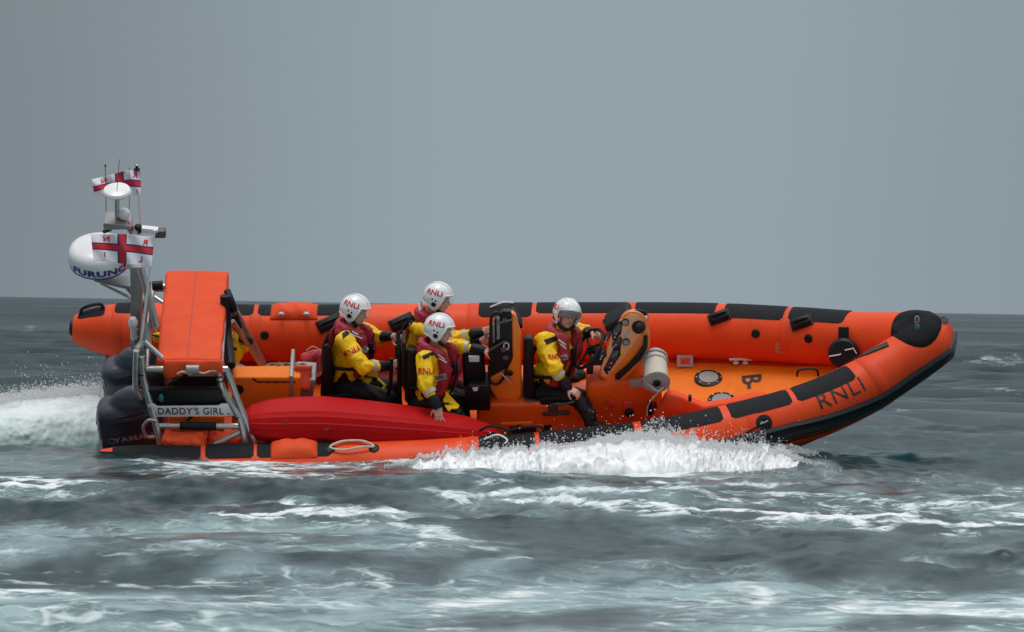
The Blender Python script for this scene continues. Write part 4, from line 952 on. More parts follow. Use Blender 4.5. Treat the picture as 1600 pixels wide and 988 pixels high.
def crew(label, J, f, hup, tf, seed, hands, group='crew wearing yellow drysuits and white helmets', bag=1.0, letters=True, visor='down'):
    W3 = lambda k: Wp(*J[k])
    pt = {k: W3(k) for k in J}; base = pt['hip']
    r = root('person', base, label, 'person', group)
    # head frame
    f = nrm(f); hup = nrm(np.asarray(hup, float) - f * (f @ np.asarray(hup, float))); rt = np.cross(f, hup)      # rt: the person's right
    hc_ = pt['head']; tf = nrm(tf)
    L = nrm(pt['shF'] - pt['shN'])
    P = [ell(hc_ + hup * .03 - f * .012, f * .095, rt * .075, hup * .100, 20, 16), ell(hc_ - hup * .045 + f * .030, f * .062, rt * .058, hup * .070, 16, 12),
         ell(hc_ - hup * .095 + f * .058, f * .024, rt * .026, hup * .018), ell(hc_ + hup * .025 + f * .078, f * .014, rt * .050, hup * .012),
         capsule(hc_ + f * .084 + hup * .012, hc_ + f * .108 - hup * .028, .008, .014, 10), ell(hc_ + f * .094 - hup * .030, f * .012, rt * .018, hup * .009),
         ell(hc_ + f * .066 - hup * .02 + rt * .038, f * .022, rt * .02, hup * .02), ell(hc_ + f * .066 - hup * .02 - rt * .038, f * .022, rt * .02, hup * .02),
         ell(hc_ + f * .084 - hup * .056, f * .010, rt * .024, hup * .006), ell(hc_ + f * .083 - hup * .067, f * .010, rt * .020, hup * .007),
         ell(hc_ + rt * .078 - f * .01 - hup * .005, f * .018, rt * .008, hup * .030), ell(hc_ - rt * .078 - f * .01 - hup * .005, f * .018, rt * .008, hup * .030),
         capsule(hc_ - hup * .05 - f * .015, pt['neck'] - hup * .03, .054, .060)]
    ch, wa, hp = pt['chest'], pt['waist'], pt['hip']
    P += [capsule(wa, ch, .11, .125), capsule(pt['shN'], pt['shF'], .055, .055), capsule(hp, wa, .12, .11), capsule(ch, pt['neck'], .08, .055)]
    for s in 'NF':
        P += [capsule(pt['sh' + s], pt['el' + s], .048, .040), capsule(pt['el' + s], pt['wr' + s], .040, .027)]
        hd = hands[s]; P += hand(pt['wr' + s], hd[0], hd[1], hd[2], hd[3], hd[4] if len(hd) > 4 else .05)
        P += [capsule(hp + (L * .09 if s == 'F' else -L * .09), pt['kn' + s], .075, .055), capsule(pt['kn' + s], pt['an' + s], .052, .038)]
        fd = nrm(np.array([.95, 0, -.25])); P.append(capsule(pt['an' + s] - np.array([0, 0, .03]), pt['an' + s] + fd * .15 - np.array([0, 0, .05]), .042, .034))
    V, Fs = blob(P, .0056, 3, .35); body = link('body', V, Fs, M['skin'], r, sharp=0)
    for k in (-1, 1):
        e_ = hc_ + f * .0835 + hup * .008 + rt * .031 * k
        ey = linkM('eye', MB().ell(e_, f * .012, rt * .015, hup * .010, 10, 8), M['eyew'], r); linkM('iris', MB().ell(e_ + f * .008, f * .006, rt * .0065, hup * .0065, 10, 6), M['eyed'], ey)
        linkM('eyebrow', MB().tube([hc_ + f * .092 + hup * .030 + rt * .012 * k, hc_ + f * .092 + hup * .034 + rt * .030 * k, hc_ + f * .082 + hup * .028 + rt * .045 * k], .004, 6), M['hair'], r)
    linkM('mouth', MB().tube(spline([hc_ + f * .086 - hup * .0605 + rt * .026, hc_ + f * .0955 - hup * .0615, hc_ + f * .086 - hup * .0605 - rt * .026], 9), .0035, 6), M['lip'], r)
    # jacket
    b = bag; bk = -tf
    P = [capsule(wa, ch, .155 * b, .165 * b, 18), capsule(ch, pt['neck'] - (pt['neck'] - ch) * .25, .155 * b, .085, 18), capsule(pt['shN'], pt['shF'], .088, .088, 14),
         capsule(pt['neck'] - (pt['neck'] - ch) * .2, pt['neck'] + (hc_ - pt['neck']) * .12, .075, .066, 16), capsule(wa, wa + (hp - wa) * .25, .155 * b, .15 * b, 18)]
    for s in 'NF':
        sh, el, wr = pt['sh' + s], pt['el' + s], pt['wr' + s]; m1 = wr - nrm(wr - el) * .135
        P += [capsule(sh, el, .090, .080, 14), capsule(el, m1, .080, .056, 14), capsule(ch + (sh - ch) * .4, sh, .11, .09, 14)]
    V, Fs = blob(P, .011, 5, .5, folds(.015, 19, seed)); jk = link('drysuit_jacket', V, Fs, M['yellow'], r, sharp=0); JT = (V, Fs)
    for s in 'NF':
        el, wr = pt['el' + s], pt['wr' + s]; a = nrm(wr - el)
        m0 = wr - a * .178
        linkM('reflective_band', MB().tube([m0, m0 + a * .035], [.067, .064], 16), M['reflect'], r)
        Q = [wr - a * .115, wr - a * .10, wr - a * .07, wr - a * .03, wr, wr + a * .02]; linkM('cuff', MB().tube(Q, [.050, .055, .053, .050, .045, .037], 16), M['black'], r)
    # trousers
    P = [capsule(hp - L * .06, hp + L * .06, .150, .150, 16), capsule(hp, wa, .150, .155, 16)]
    for s in 'NF':
        q = hp + (L * .09 if s == 'F' else -L * .09); kn, an = pt['kn' + s], pt['an' + s]
        P += [capsule(q, kn, .115, .088, 14), capsule(kn, an, .088, .068, 14)]
    V, Fs = blob(P, .012, 5, .5, folds(.013, 17, seed + 9)); tr = link('drysuit_trousers', V, Fs, M['suitblack'], r, sharp=0); TT = (V, Fs)
    for s in 'NF':
        an = pt['an' + s]; fd = nrm(np.array([.95, 0, -.25]))
        V, Fs = blob([capsule(an + np.array([0, 0, .05]), an - np.array([0, 0, .04]), .062, .058), capsule(an - np.array([0, 0, .04]), an + fd * .17 - np.array([0, 0, .05]), .056, .044)], .010, 4, .6); link('boot', V, Fs, M['black'], r, sharp=0)
    # life jacket
    nk = pt['neck'] - (pt['neck'] - ch) * .12; up = nrm(pt['neck'] - wa); sdv = L
    arc = [nk + tf * .11 * math.cos(a) + sdv * .125 * math.sin(a) + up * (.03 - .035 * math.cos(a)) for a in np.linspace(.85, 2 * math.pi - .85, 12)]
    P = [tube(np.array(arc), .052, 12)]
    wf = wa + tf * .145 - up * .0
    for k in (-1, 1):
        top_ = nk + tf * .12 + sdv * .095 * k - up * .01; P += [capsule(top_, ch + tf * .165 + sdv * .095 * k, .056, .064, 14), capsule(ch + tf * .165 + sdv * .095 * k, wf + sdv * .085 * k, .064, .058, 14)]
        P += [capsule(nk - tf * .06 + sdv * .13 * k, nk + tf * .1 + sdv * .11 * k, .052, .056, 12)]
    P.append(ell(ch - tf * .155 + up * .08, sdv * .13, up * .13, tf * .035))
    V, Fs = blob(P, .010, 4, .5, folds(.008, 22, seed + 3)); vs = link('lifejacket', V, Fs, M['vest'], r, sharp=0); VT = (V, Fs)
    # belt and back pad
    mb = MB(); wb = wa + (ch - wa) * .18
    ringp = [wb + tf * .20 * math.cos(a) * b + sdv * .185 * math.sin(a) * b for a in np.linspace(0, 2 * math.pi, 29)[:-1]]
    mb.tube(ringp, .017, 8, closed=True); linkM('harness_belt', mb, M['black'], r)
    sp_ = spline([nk - tf * .15 + sdv * -.09, ch - tf * .20 - sdv * .1, wb - tf * .19 - sdv * .08], 12); linkM('harness_strap', MB().tube(sp_, .02, 8), M['black'], r)
    linkM('crotch_strap', MB().tube(spline([ch + tf * .235, wb + tf * .225, wa + tf * .2 - up * .05], 10), .012, 8), M['black'], r)
    linkM('radio', MB().add(*rbox(ch + tf * .20 + sdv * .0 + up * .0, sdv * .028, up * .065, tf * .022, .012)).tube([ch + tf * .21 + up * .06, ch + tf * .215 + up * .17], .006, 6), M['black'], r)
    # helmet
    hcn = hc_ + hup * .022 - f * .016; A, Bq, Cq = .146, .134, .142
    def hp_(az, el, k=1.0): # az from forward towards the right
        ce = math.cos(el); return hcn + (f * A * ce * math.cos(az) + rt * Bq * ce * math.sin(az) + hup * Cq * math.sin(el)) * k
    na, ne = 72, 44; V = []; idx = {}
    def low(az):  # lower edge elevation
        a = abs((az + math.pi) % (2 * math.pi) - math.pi)
        return np.interp(a, [0, .95, 1.12, 1.26, 1.45, 1.8, 2.1, 2.6, 3.14], [.34, .24, -.25, -.80, -1.02, -.95, -.62, -.50, -.46])
    for i in range(na):
        az = 2 * math.pi * i / na; lo = low(az)
        for j in range(ne + 1): el = lo + (math.pi / 2 - lo) * j / ne; V.append(hp_(az, min(el, math.pi / 2 - .001), 1.0 + (.03 if j == 0 else 0)))
    Fs = [(i * (ne + 1) + j, ((i + 1) % na) * (ne + 1) + j, ((i + 1) % na) * (ne + 1) + j + 1, i * (ne + 1) + j + 1) for i in range(na) for j in range(ne)]
    V = np.array(V); N = V - hcn; N /= np.linalg.norm(N, axis=1)[:, None]
    if np.dot(np.cross(V[Fs[10][1]] - V[Fs[10][0]], V[Fs[10][2]] - V[Fs[10][0]]), N[Fs[10][0]]) < 0: Fs = [q[::-1] for q in Fs]
    he = link('helmet', *solid(V, Fs, N, .018), M['helmet'], r, sharp=60)
    for k in (-.30, .30):
        pth = []
        for t in np.linspace(-.05, 2.4, 26): pth.append(hcn + (f * A * math.cos(.36 + t) + hup * Cq * math.sin(.36 + t)) * math.cos(k) * 1.004 + rt * Bq * math.sin(k) * 1.004)
        linkM('helmet_ridge', MB().tube(pth, .006, 6), M['helmet'], he)
    linkM('helmet_trim', MB().tube([hp_(az, low(az), 1.0) for az in np.linspace(0, 2 * math.pi, 73)[:-1]], .009, 6, closed=True), M['helmet'], he)
    linkM('chin_strap', MB().tube(spline([hp_(1.3, -.85), hc_ + rt * .05 - hup * .118 + f * .04, hc_ - hup * .128 + f * .055, hc_ - rt * .05 - hup * .118 + f * .04, hp_(-1.3, -.85)], 18), .014, 8), M['black'], he)
    linkM('ear_pad', MB().ell(hp_(1.45, -.72, .9), f * .05, rt * .03, hup * .05), M['black'], he) if 0 else None
    for k in (-1, 1):
        q = hp_(k * 1.62, -.50); nn = nrm(q - hcn); linkM('ear_port', MB().rev(q - nn * .004, nn, [(.024, 0), (.024, .006), (.018, .008), (.001, .004)], 18), M['black'], he)
        for az, el in ((1.76, -.12), (1.52, -.20)):
            q = hp_(k * az, el); nn = nrm(q - hcn); linkM('rivet', MB().rev(q - nn * .004, nn, [(.009, 0), (.009, .006), (.001, .008)], 10), M['black'], he)
        if letters:
            TV, TF = textmesh('RNLI', .03, 1.0); wd = TV[:, 0].max() * 2
            link('lettering', [hp_(k * (1.72 - x / wd * 1.15 * (1)) if k > 0 else -(1.72 + x / wd * 1.15), .33 + y * .36, 1.018) for x, y in TV], TF, M['redtxt'], he, smooth=False)
    # clear visor
    nv, nu = 8, 22; V = []
    e0, e1 = (-.62, .30) if visor == 'down' else ((-.15, .36) if visor == 'half' else (.1, .9))
    for j in range(nv + 1):
        for i in range(nu + 1):
            az = -1.05 + 2.10 * i / nu; el = e0 + (e1 - e0) * j / nv; V.append(hp_(az, el, 1.05 + (.20 * max(0, (.3 - el)) if visor == 'down' else .0)))
    Fs = [(j * (nu + 1) + i, j * (nu + 1) + i + 1, (j + 1) * (nu + 1) + i + 1, (j + 1) * (nu + 1) + i) for j in range(nv) for i in range(nu)]
    V = np.array(V); N = V - hcn; N /= np.linalg.norm(N, axis=1)[:, None]
    link('visor', *solid(V, Fs, N, .003), M['visor'] if visor != 'half' else M['visor_dark'], he, sharp=0)
    TREE = bvh(JT, VT, TT); TROU[r.name] = bvh(TT); return r, TREE, pt
_vd = visor_mat(); _vd.name = 'smoked_visor'; _vd.node_tree.nodes['Principled BSDF'].inputs['Base Color'].default_value = (.25, .26, .27, 1); _vd.node_tree.nodes['Principled BSDF'].inputs['Alpha'].default_value = .42; M['visor_dark'] = _vd
GR = (1.15, 1.15, 1.15, 1.15)
def extras(r, T, sleeve, vest, shoulder, stripes, pocket=None):
    if sleeve: text_px('RNLI', sleeve[0], sleeve[1], sleeve[2], sleeve[3], T, M['redtxt'], r)
    if vest:
        c, w_, h_, rot = vest; ca, sa = math.cos(math.radians(rot)), math.sin(math.radians(rot)); q = [(c[0] + x * ca + y * sa, c[1] - x * sa + y * ca) for x, y in ((-w_ / 2, -h_ / 2), (w_ / 2, -h_ / 2), (w_ / 2, h_ / 2), (-w_ / 2, h_ / 2))]
        lb = patch_px(q, T, 'vest_label', M['lgrey'], r, off=.006); text_px('RNLI', c, w_ * .8, h_ * .62, rot, T, M['blacktxt'], r, off=.0085 + .002)
    patch_px(shoulder, T, 'shoulder_patch', M['black'], r, 6, 3)
    for q in stripes: patch_px(q, T, 'reflective_stripe', M['white'], r, 4, 1)
    if pocket:
        for q, m in pocket: patch_px(q, TROU[r.name], 'thigh_pocket', M[m], r, 14, 10, off=.036 if m == 'yellow' else .043, th=.04)
# --- crew member one, alone at the back
r1, T1, p1 = crew('seated crew member behind the others, in yellow drysuit, both hands holding an upright grab bar',
    dict(head=(556, 487, -.42), neck=(549, 513, -.36), shN=(537, 532, -.55), shF=(566, 519, -.14), chest=(546, 541, -.30), waist=(540, 577, -.18), hip=(540, 606, -.08),
         elN=(569, 573, -.62), wrN=(607, 572, -.50), elF=(592, 527, -.08), wrF=(610, 526, -.20), knN=(607, 622, -.32), anN=(600, 690, -.1), knF=(612, 606, .12), anF=(610, 668, .3)),
    (.93, -.18, -.28), (.28, -.12, .94), (.95, -.15, -.1), 1,
    dict(N=((.92, -.1, .30), (.15, .95, -.1), 1, GR), F=((.92, -.1, -.15), (.1, -.95, -.1), -1, GR)))
extras(r1, T1, ((549, 549), 26, 10, 27), ((571, 546), 9, 8, -35), [(534, 521), (547, 513), (550, 518), (536, 530)], [[(546, 515), (560, 522), (560, 524), (546, 517)], [(548, 521), (566, 528), (566, 530), (548, 523)]],
       [([(570, 580), (590, 584), (584, 604), (561, 599)], 'yellow'), ([(583, 584), (604, 602), (594, 618), (574, 600)], 'yellow'), ([(586, 588), (599, 602), (592, 612), (577, 599)], 'suitblack')])
# --- crew member two, far side seat
r2, T2, p2 = crew('crew member on the far side seat, reaching past the nearer helmet to the console',
    dict(head=(686, 468, -.30), neck=(673, 493, -.22), shN=(655, 513, -.30), shF=(684, 503, .12), chest=(662, 531, -.08), waist=(656, 570, .02), hip=(656, 600, .15),
         elN=(702, 531, -.34), wrN=(752, 519, -.40), elF=(708, 540, .25), wrF=(748, 532, .1), knN=(718, 622, .1), anN=(724, 672, .15), knF=(716, 608, .38), anF=(722, 650, .5)),
    (.96, -.14, -.20), (.20, -.12, .95), (.95, -.1, -.1), 2,
    dict(N=((.92, -.1, .22), (.1, .95, -.1), 1, GR), F=((.92, 0, .1), (.1, -.95, -.1), -1, GR)))
extras(r2, T2, None, None, [(636, 500), (645, 492), (649, 500), (638, 512)], [[(653, 474), (659, 470), (661, 482), (655, 486)]])
# --- crew member three, near side seat, hand resting on the kayak
r3, T3, p3 = crew('crew member on the near side seat with one bare hand resting on the red kayak',
    dict(head=(688, 517, -.72), neck=(679, 542, -.66), shN=(663, 562, -.82), shF=(704, 546, -.42), chest=(679, 573, -.56), waist=(671, 608, -.44), hip=(666, 630, -.36),
         elN=(666, 602, -.90), wrN=(684, 636, -.92), elF=(716, 541, -.46), wrF=(755, 548, -.52), knN=(712, 650, -.60), anN=(712, 712, -.45), knF=(718, 632, -.2), anF=(722, 690, -.1)),
    (.97, -.10, -.18), (.18, -.10, .97), (.92, -.3, -.1), 3,
    dict(N=((.12, -.12, -.95), (.15, .95, -.1), 1, (.10, .06, .08, .14), .38), F=((.95, -.1, -.05), (.1, .5, -.8), 1, GR)))
extras(r3, T3, ((666, 580), 25, 10, 0), ((689, 590), 18, 9, 16), [(659, 556), (677, 549), (680, 554), (662, 562)], [[(684, 553), (695, 561), (695, 563), (684, 555)], [(686, 559), (698, 566), (698, 568), (686, 561)]],
       [([(690, 611), (704, 609), (708, 616), (690, 618)], 'yellow'), ([(697, 612), (718, 634), (706, 652), (690, 626)], 'yellow'), ([(694, 613), (712, 634), (702, 644), (688, 624)], 'suitblack')])
# --- helmsman
r4, T4, p4 = crew('helmsman alone at the wheel, face turned towards the camera, right hand on the throttle lever',
    dict(head=(886, 493, -.50), neck=(877, 517, -.42), shN=(849, 535, -.60), shF=(900, 518, -.24), chest=(870, 549, -.36), waist=(857, 590, -.22), hip=(852, 612, -.14),
         elN=(866, 576, -.70), wrN=(888, 607, -.66), elF=(914, 519, -.26), wrF=(924, 520, -.42), knN=(905, 622, -.36), anN=(922, 655, -.55), knF=(905, 590, .05), anF=(900, 650, .15)),
    (.33, -.92, -.16), (.16, -.12, .97), (.72, -.62, -.1), 4,
    dict(N=((.78, -.25, -.40), (.2, .6, -.75), 1, (.8, .8, .85, .9)), F=((.85, -.25, -.35), (.1, .4, -.9), 1, (.8, .8, .8, .8))), visor='half')
extras(r4, T4, ((866, 557), 18, 9, 5), ((881, 559), 12, 8, 12), [(850, 531), (869, 525), (872, 532), (854, 539)], [[(872, 529), (884, 538), (884, 540), (872, 532)], [(874, 535), (885, 544), (885, 546), (874, 538)]])
# ================================================================== LOOSE GEAR
# uprights the aft crew member holds
ptube([(622, 520, -.1), (624, 560, -.25), (624, 612, -.3), (626, 640, -.3)], .022, 'grab_bar', M['black'], boat)
ptube([(612, 560, -.28), (610, 600, -.3), (604, 625, -.3)], .018, 'grab_bar', M['black'], boat)
slab([(628, 536), (634, 536), (634, 606), (626, 604)], -.42, -.2, 'seat_edge', M['seat'], bev=.01)
# --- kayak
KX0 = [378, 392, 420, 460, 505, 560, 620, 680, 730, 765, 783]
KT = [646, 634, 626, 622, 621, 626, 633, 642, 652, 664, 679]
KB = [660, 684, 692, 695, 696, 697, 698, 698, 697, 693, 685]
kb = onT(580, 690, -.85)
secs = []
for px in np.r_[np.linspace(378.5, 400, 9), np.linspace(410, 740, 40), np.linspace(746, 782.5, 12)]:
    yt, yb = np.interp(px, KX0, KT), np.interp(px, KX0, KB); h = max(3, (yb - yt)); m_ = (yt + yb) / 2
    sc = min(1, h / 60); sec = []
    c = onT(px, m_, -.80); n1 = nrm(EU * .86 + ET * .5); n2 = np.cross(n1, EX) * -1  # n1 up the kayak's side, n2 towards camera
    n2 = nrm(np.array([0, -1, 0.]) - n1 * (np.array([0, -1, 0.]) @ n1)); hh_ = h / PXM / 2 / max(.3, n1[2])
    for (a, b) in ((-1, -.12), (-.96, .05), (-.80, .16), (-.66, .20), (-.62, .210), (-.30, .232), (-.27, .238), (-.02, .244), (.02, .238), (.28, .230), (.32, .222), (.50, .203), (.54, .190), (.78, .10), (.93, .03), (1, -.06), (.98, -.16), (.7, -.26), (0, -.30), (-.7, -.26)):
        sec.append(c + n1 * a * hh_ + n2 * b * sc)
    secs.append(sec)
V, F_ = loft(secs); kay = link('kayak', V, F_, M['kayak'], None, base=kb, sharp=18)
tag(kay, 'long red plastic kayak lying on its side along the near tube', 'kayak')
KTREE = BVHTree.FromPolygons([Vector(v) for v in V], F_)
for px, py in ((447, 661), (510, 669)):
    h, d = hit_px(px, py, KTREE)
    if h is not None: linkM('scupper_hole', MB().rev(h + np.array([0, .01, 0]), np.array([0, -1., 0.1]), [(.026, 0), (.026, .012), (.018, .014), (.001, .004)], 16), mat('scupper_red', (.22, .006, .006), .6), kay)
def edge_handle(px0, px1, py, par):
    P = []
    for a, dy in ((0, 0), (.12, -5), (.5, -7), (.88, -4), (1, 0)):
        h, d = hit_px(px0 + (px1 - px0) * a, py, KTREE)
        if h is None: return
        P.append(h + np.array([0, -.03 - .02 * (0 < a < 1), -dy / PXM]))
    linkM('carry_handle', MB().tube(spline(P, 16), .014, 8), M['black'], par)
edge_handle(762, 778, 684, kay)
# --- line reel
rr_ = onT(1024, 580, -.35); ax = nrm(-ET * .66 - EU * .70 + EX * .06)
c0 = Wp(1026, 598, -.9); ax = nrm(np.array([-.10, -.62, -.62]))
reel = root('line_reel', c0, 'white line reel with grey end cheek standing beside the helm console', 'reel')
ax = nrm(np.array([.03, -.60, -.52])); c1 = c0 - ax * .34
linkM('line_drum', MB().rev(c1, ax, [(.001, -.012), (.118, -.01), (.122, 0), (.122, .01), (.110, .014), (.108, .10), (.112, .20), (.110, .33), (.001, .335)], 40), M['rope'], reel)
linkM('reel_cheek', MB().rev(c0 - ax * .012, ax, [(.001, -.004), (.122, -.004), (.127, .0), (.127, .01), (.120, .016), (.045, .018), (.001, .018)], 40), M['drum'], reel)
linkM('hub', MB().rev(c0, ax, [(.036, 0), (.038, .018), (.022, .026), (.020, .012), (.001, .012)], 20), M['black'], reel)
x_ = nrm(np.cross(ax, [0, 0, 1.])); y_ = np.cross(ax, x_)
for k, (z0, z1) in enumerate(((.05, .10), (.07, .02), (.0, .01))):
    linkM('loose_turn', MB().tube([c1 + ax * (.03 + z0 + (z1) * math.sin(a)) + (x_ * math.cos(a) + y_ * math.sin(a)) * .116 for a in np.linspace(0, 6.283, 37)[:-1]], .004, 6, closed=True), M['dial'], reel)
linkM('reel_line', MB().tube(spline([Wp(1005, 592, -.85), Wp(1012, 600, -.9), Wp(1027, 611, -.92), Wp(1036, 606, -.9), Wp(1020, 622, -.8), Wp(1012, 636, -.7), Wp(1011, 650, -.65)], 30), .007, 6), M['reflect'], reel)
linkM('reel_leg', MB().tube([Wp(1044, 590, -.6), Wp(1045, 622, -.6)], .009, 8), M['steel'], reel)
linkM('reel_leg', MB().tube([Wp(1005, 590, -.7), Wp(1020, 598, -.85)], .014, 8), M['steel'], reel)
# --- bags
def bag(name, label, cat, px, py, y, ax, ay, az, m, seed, amp=.02, r=.05):
    c = Wp(px, py, y); V, F_ = blob([rbox(c, ax, ay, az, r, 4)], .012, 4, .6, folds(amp, 13, seed)); o = link(name, V, F_, m, None, base=c, sharp=0); return tag(o, label, cat), c
Xw, Yw, Zw = np.array([1., 0, 0]), np.array([0, 1., 0]), np.array([0, 0, 1.])
o, c = bag('red_bag', 'crumpled dark red bag behind the seat of the rearmost crew member', 'bag', 489, 573, .0, Xw * .12 + Zw * .03, Yw * .12, Zw * .16, M['redbag'], 21, .03)
linkM('bag_strap', MB().tube(spline([c + np.array([-.06, -.1, .15]), c + np.array([0, -.12, .19]), c + np.array([.07, -.1, .16])], 10), .006, 6), M['lgrey'], o)
o, c = bag('orange_pack', 'orange-red hard pack hung on the silver seat stanchion', 'bag', 473, 591, -.42, Xw * .085 + Zw * -.01, Yw * .05, Zw * .115, M['orbag'], 31, .004, .03)
linkM('pack_lid', MB().add(*rbox(c + np.array([.01, -.01, .10]), Xw * .078, Yw * .055, Zw * .022, .012)), M['orbag'], o)
yb = Wp(366, 545, .45)
V, F_ = blob([capsule(yb + Zw * .09, yb - Zw * .02, .075, .085), capsule(yb - Zw * .02 + Xw * .0, yb - Zw * .18 - Xw * .03, .09, .05), capsule(yb + Zw * .02, yb + Xw * .1 + Zw * .02, .06, .05), rbox(yb - Xw * .25, Xw * .2, Yw * .08, Zw * .15, .05)], .012, 4, .6, folds(.014, 16, 8))
yl = link('yellow_bag', V, F_, M['yellow'], None, base=yb, sharp=0); tag(yl, 'yellow bag with black straps hanging behind the orange righting bag', 'bag')
linkM('bag_strap', MB().tube(spline([yb + np.array([-.05, -.09, .16]), yb + np.array([-.04, -.115, .0]), yb + np.array([-.05, -.09, -.18])], 12), .022, 8), M['black'], yl)
linkM('bag_strap', MB().tube([yb + np.array([-.12, -.10, .0]), yb + np.array([.03, -.11, .0])], .015, 8), M['black'], yl)
o, c = bag('yellow_bag', 'small yellow bag seen between the mast and the orange righting bag', 'bag', 247, 527, .6, Xw * .05, Yw * .05, Zw * .05, M['yellow'], 12, .006, .02)
linkM('bag_strap', MB().tube([c + np.array([-.05, -.055, .02]), c + np.array([.05, -.055, .0])], .008, 6), M['black'], o)
# ================================================================== SEA
wr = np.random.default_rng(5)
def wave_set(n, l0, l1, slope, spread, seed, main=-90):
    r = np.random.default_rng(seed); lam = np.exp(r.uniform(math.log(l0), math.log(l1), n)); k = 2 * math.pi / lam
    a = slope * lam / (2 * math.pi) * r.uniform(.6, 1.3, n) * math.sqrt(2 / n); th = np.radians(main + r.normal(0, spread, n)); return lam, k, a, th, r.uniform(0, 6.283, n)
WS = [wave_set(16, 4.0, 11.0, .062, 20, 1, -80), wave_set(34, 1.0, 4.0, .12, 42, 2, -100), wave_set(64, .20, .68, .22, 52, 3, -80), wave_set(40, .11, .24, .14, 60, 4, -85)]
HUMPS = [(-.7, -9.2, .10, 1.4, 1.0, .10), (-3.1, -9.3, -.14, 1.5, 1.3, 0), (.3, -10.0, -.02, 1.0, 1.1, -.2), (2.6, -13.6, .12, 1.6, 1.0, .05), (.2, -13.8, .07, 1.4, .9, 0), (-1.5, -15.6, .05, 2.4, .6, 0), (3.6, -12.0, .06, 1.0, .8, 0),
         (2.2, -3.9, .10, 2.6, .6, -.05)]
def sea(X, Y, spacing):
    Z = np.zeros_like(X); DX = np.zeros_like(X); DY = np.zeros_like(X)
    gust = .88 + .30 * np.sin(X * .35 + .11 * Y + 1) * np.sin(Y * .23 - .1 * X)
    for si, (lam, k, a, th, ph) in enumerate(WS):
        for i in range(len(lam)):
            fade = np.clip((lam[i] / spacing - 2.6) / 2.5, 0, 1)
            if lam[i] < .4 and i % 2: fade = fade * (spacing < .3)
            p = k[i] * (X * math.cos(th[i]) + Y * math.sin(th[i])) + ph[i]; g = gust if si else 1.0
            s, c = np.sin(p), np.cos(p); Z += fade * a[i] * c * g; q = .58 * a[i] * fade * g; DX -= q * math.cos(th[i]) * s; DY -= q * math.sin(th[i]) * s
    calm = np.ones_like(X)
    # the foam-streaked slicks in the foreground are smoother
    for (y0, y1, x0, x1) in ((-16.6, -13.9, -9, .6), (-23.6, -19.4, -12, 12)):
        m = 1 / (1 + np.exp(-(Y - y0) * 5)) / (1 + np.exp((Y - y1) * 5)) / (1 + np.exp(-(X - x0) * 3)) / (1 + np.exp((X - x1) * 3)); calm -= .62 * m
    near = np.exp(-((Y + 3.4) / 2.6) ** 4) / (1 + np.exp((X - 1.5) * 2)) / (1 + np.exp((-7 - X) * 2)); Z *= calm * (1 - .60 * near); Z -= .012 * near
    for hx, hy, h, sx, sy, sk in HUMPS:
        u = (X - hx) / sx; v = (Y - hy - sk * (X - hx)) / sy; Z += h * np.exp(-u * u) * np.exp(-v * v) * (1 - .0 * v)
    return Z, DX * calm, DY * calm
rows = [7.0]
while rows[-1] < 6000:
    d = rows[-1]; rows.append(d + (.25 if d < 19 else .027 if d < 37 else .042 if d < 46.5 else .06 if d < 62 else d * .0027 if d < 200 else d * .02))
rows = np.array(rows); core = np.linspace(-.125, .125, 470)
side = .125 + np.cumsum(.0011 * 1.115 ** np.arange(52)); side = side[side < 1.5]
cols = np.r_[-side[::-1], core, side]
TH, RR_ = np.meshgrid(cols, rows); X = RR_ * np.sin(TH); Y = -D + RR_ * np.cos(TH)
sp = np.gradient(rows)[:, None] * np.ones_like(X); spx = np.abs(np.gradient(TH, axis=1)) * RR_; sp = np.maximum(sp, spx)
Z, DX, DY = sea(X, Y, sp)
# the hull pushes the water away beneath the boat
q = np.stack([X, Y, Z], -1) - O; s_ = q @ EX; PXb = 800 + s_ * PXM
tt_ = np.interp(PXb, [c[0] for c in CT], [c[1] for c in CT]); CYY = np.interp(PXb, [c[0] for c in CT], [B(0, 0, c[2])[1] for c in CT])
halfw = tt_ * math.cos(HEEL) + .02; inn = np.clip((halfw - np.abs(Y - CYY)) / .15, 0, 1) * np.clip((PXb - 195) / 20, 0, 1) * np.clip((1235 - PXb) / 60, 0, 1)
Z -= inn * 1.1
P3 = np.stack([X + DX, Y + DY, Z], -1); del X, Y, DX, DY
qq = P3 - CAM; zf = qq @ fwd; PX = 800 + F * (qq @ RIGHT) / np.maximum(zf, 1); PY = 494 - F * (qq @ UP) / np.maximum(zf, 1)
def lownoise(seed, fx, fy, n=9):
    r = np.random.default_rng(seed); o = np.zeros_like(PX)
    for i in range(n):
        a, b_, p = r.normal(0, fx * (1 + i * .35)), r.normal(0, fy * (1 + i * .35)), r.uniform(0, 6.283); o += np.sin(P3[..., 0] * a + P3[..., 1] * b_ + p) / (1 + i * .25)
    return o / 3.2
NZ1 = lownoise(61, 1.6, .9); NZ2 = lownoise(62, 2.2, 1.0)
foam = np.zeros_like(PX); milk = np.zeros_like(PX)
def streak(arr, pts, h, v, ends=30):
    xs = [p[0] for p in pts]; ys = [p[1] for p in pts]; ends = max(ends, min(150, (xs[-1] - xs[0]) * .35)); hh = h if not isinstance(h, (list, tuple)) else np.interp(PX, xs, h)
    hh = hh * (.55 + 1.5 * np.clip(.5 + NZ1, 0, 1.2)); yi = np.interp(PX, xs, ys) + hh * 1.1 * NZ2 + 2.0 * np.sin(PX * .045 + ys[0]) + 1.2 * np.sin(PX * .13 + ys[0])
    m = np.exp(-((PY - yi) / hh) ** 2 * 1.1); m *= np.clip((PX - xs[0]) / ends, 0, 1) if xs[0] > 0 else 1; m *= np.clip((xs[-1] - PX) / ends, 0, 1) if xs[-1] < 1600 else 1
    np.maximum(arr, v * m, out=arr)
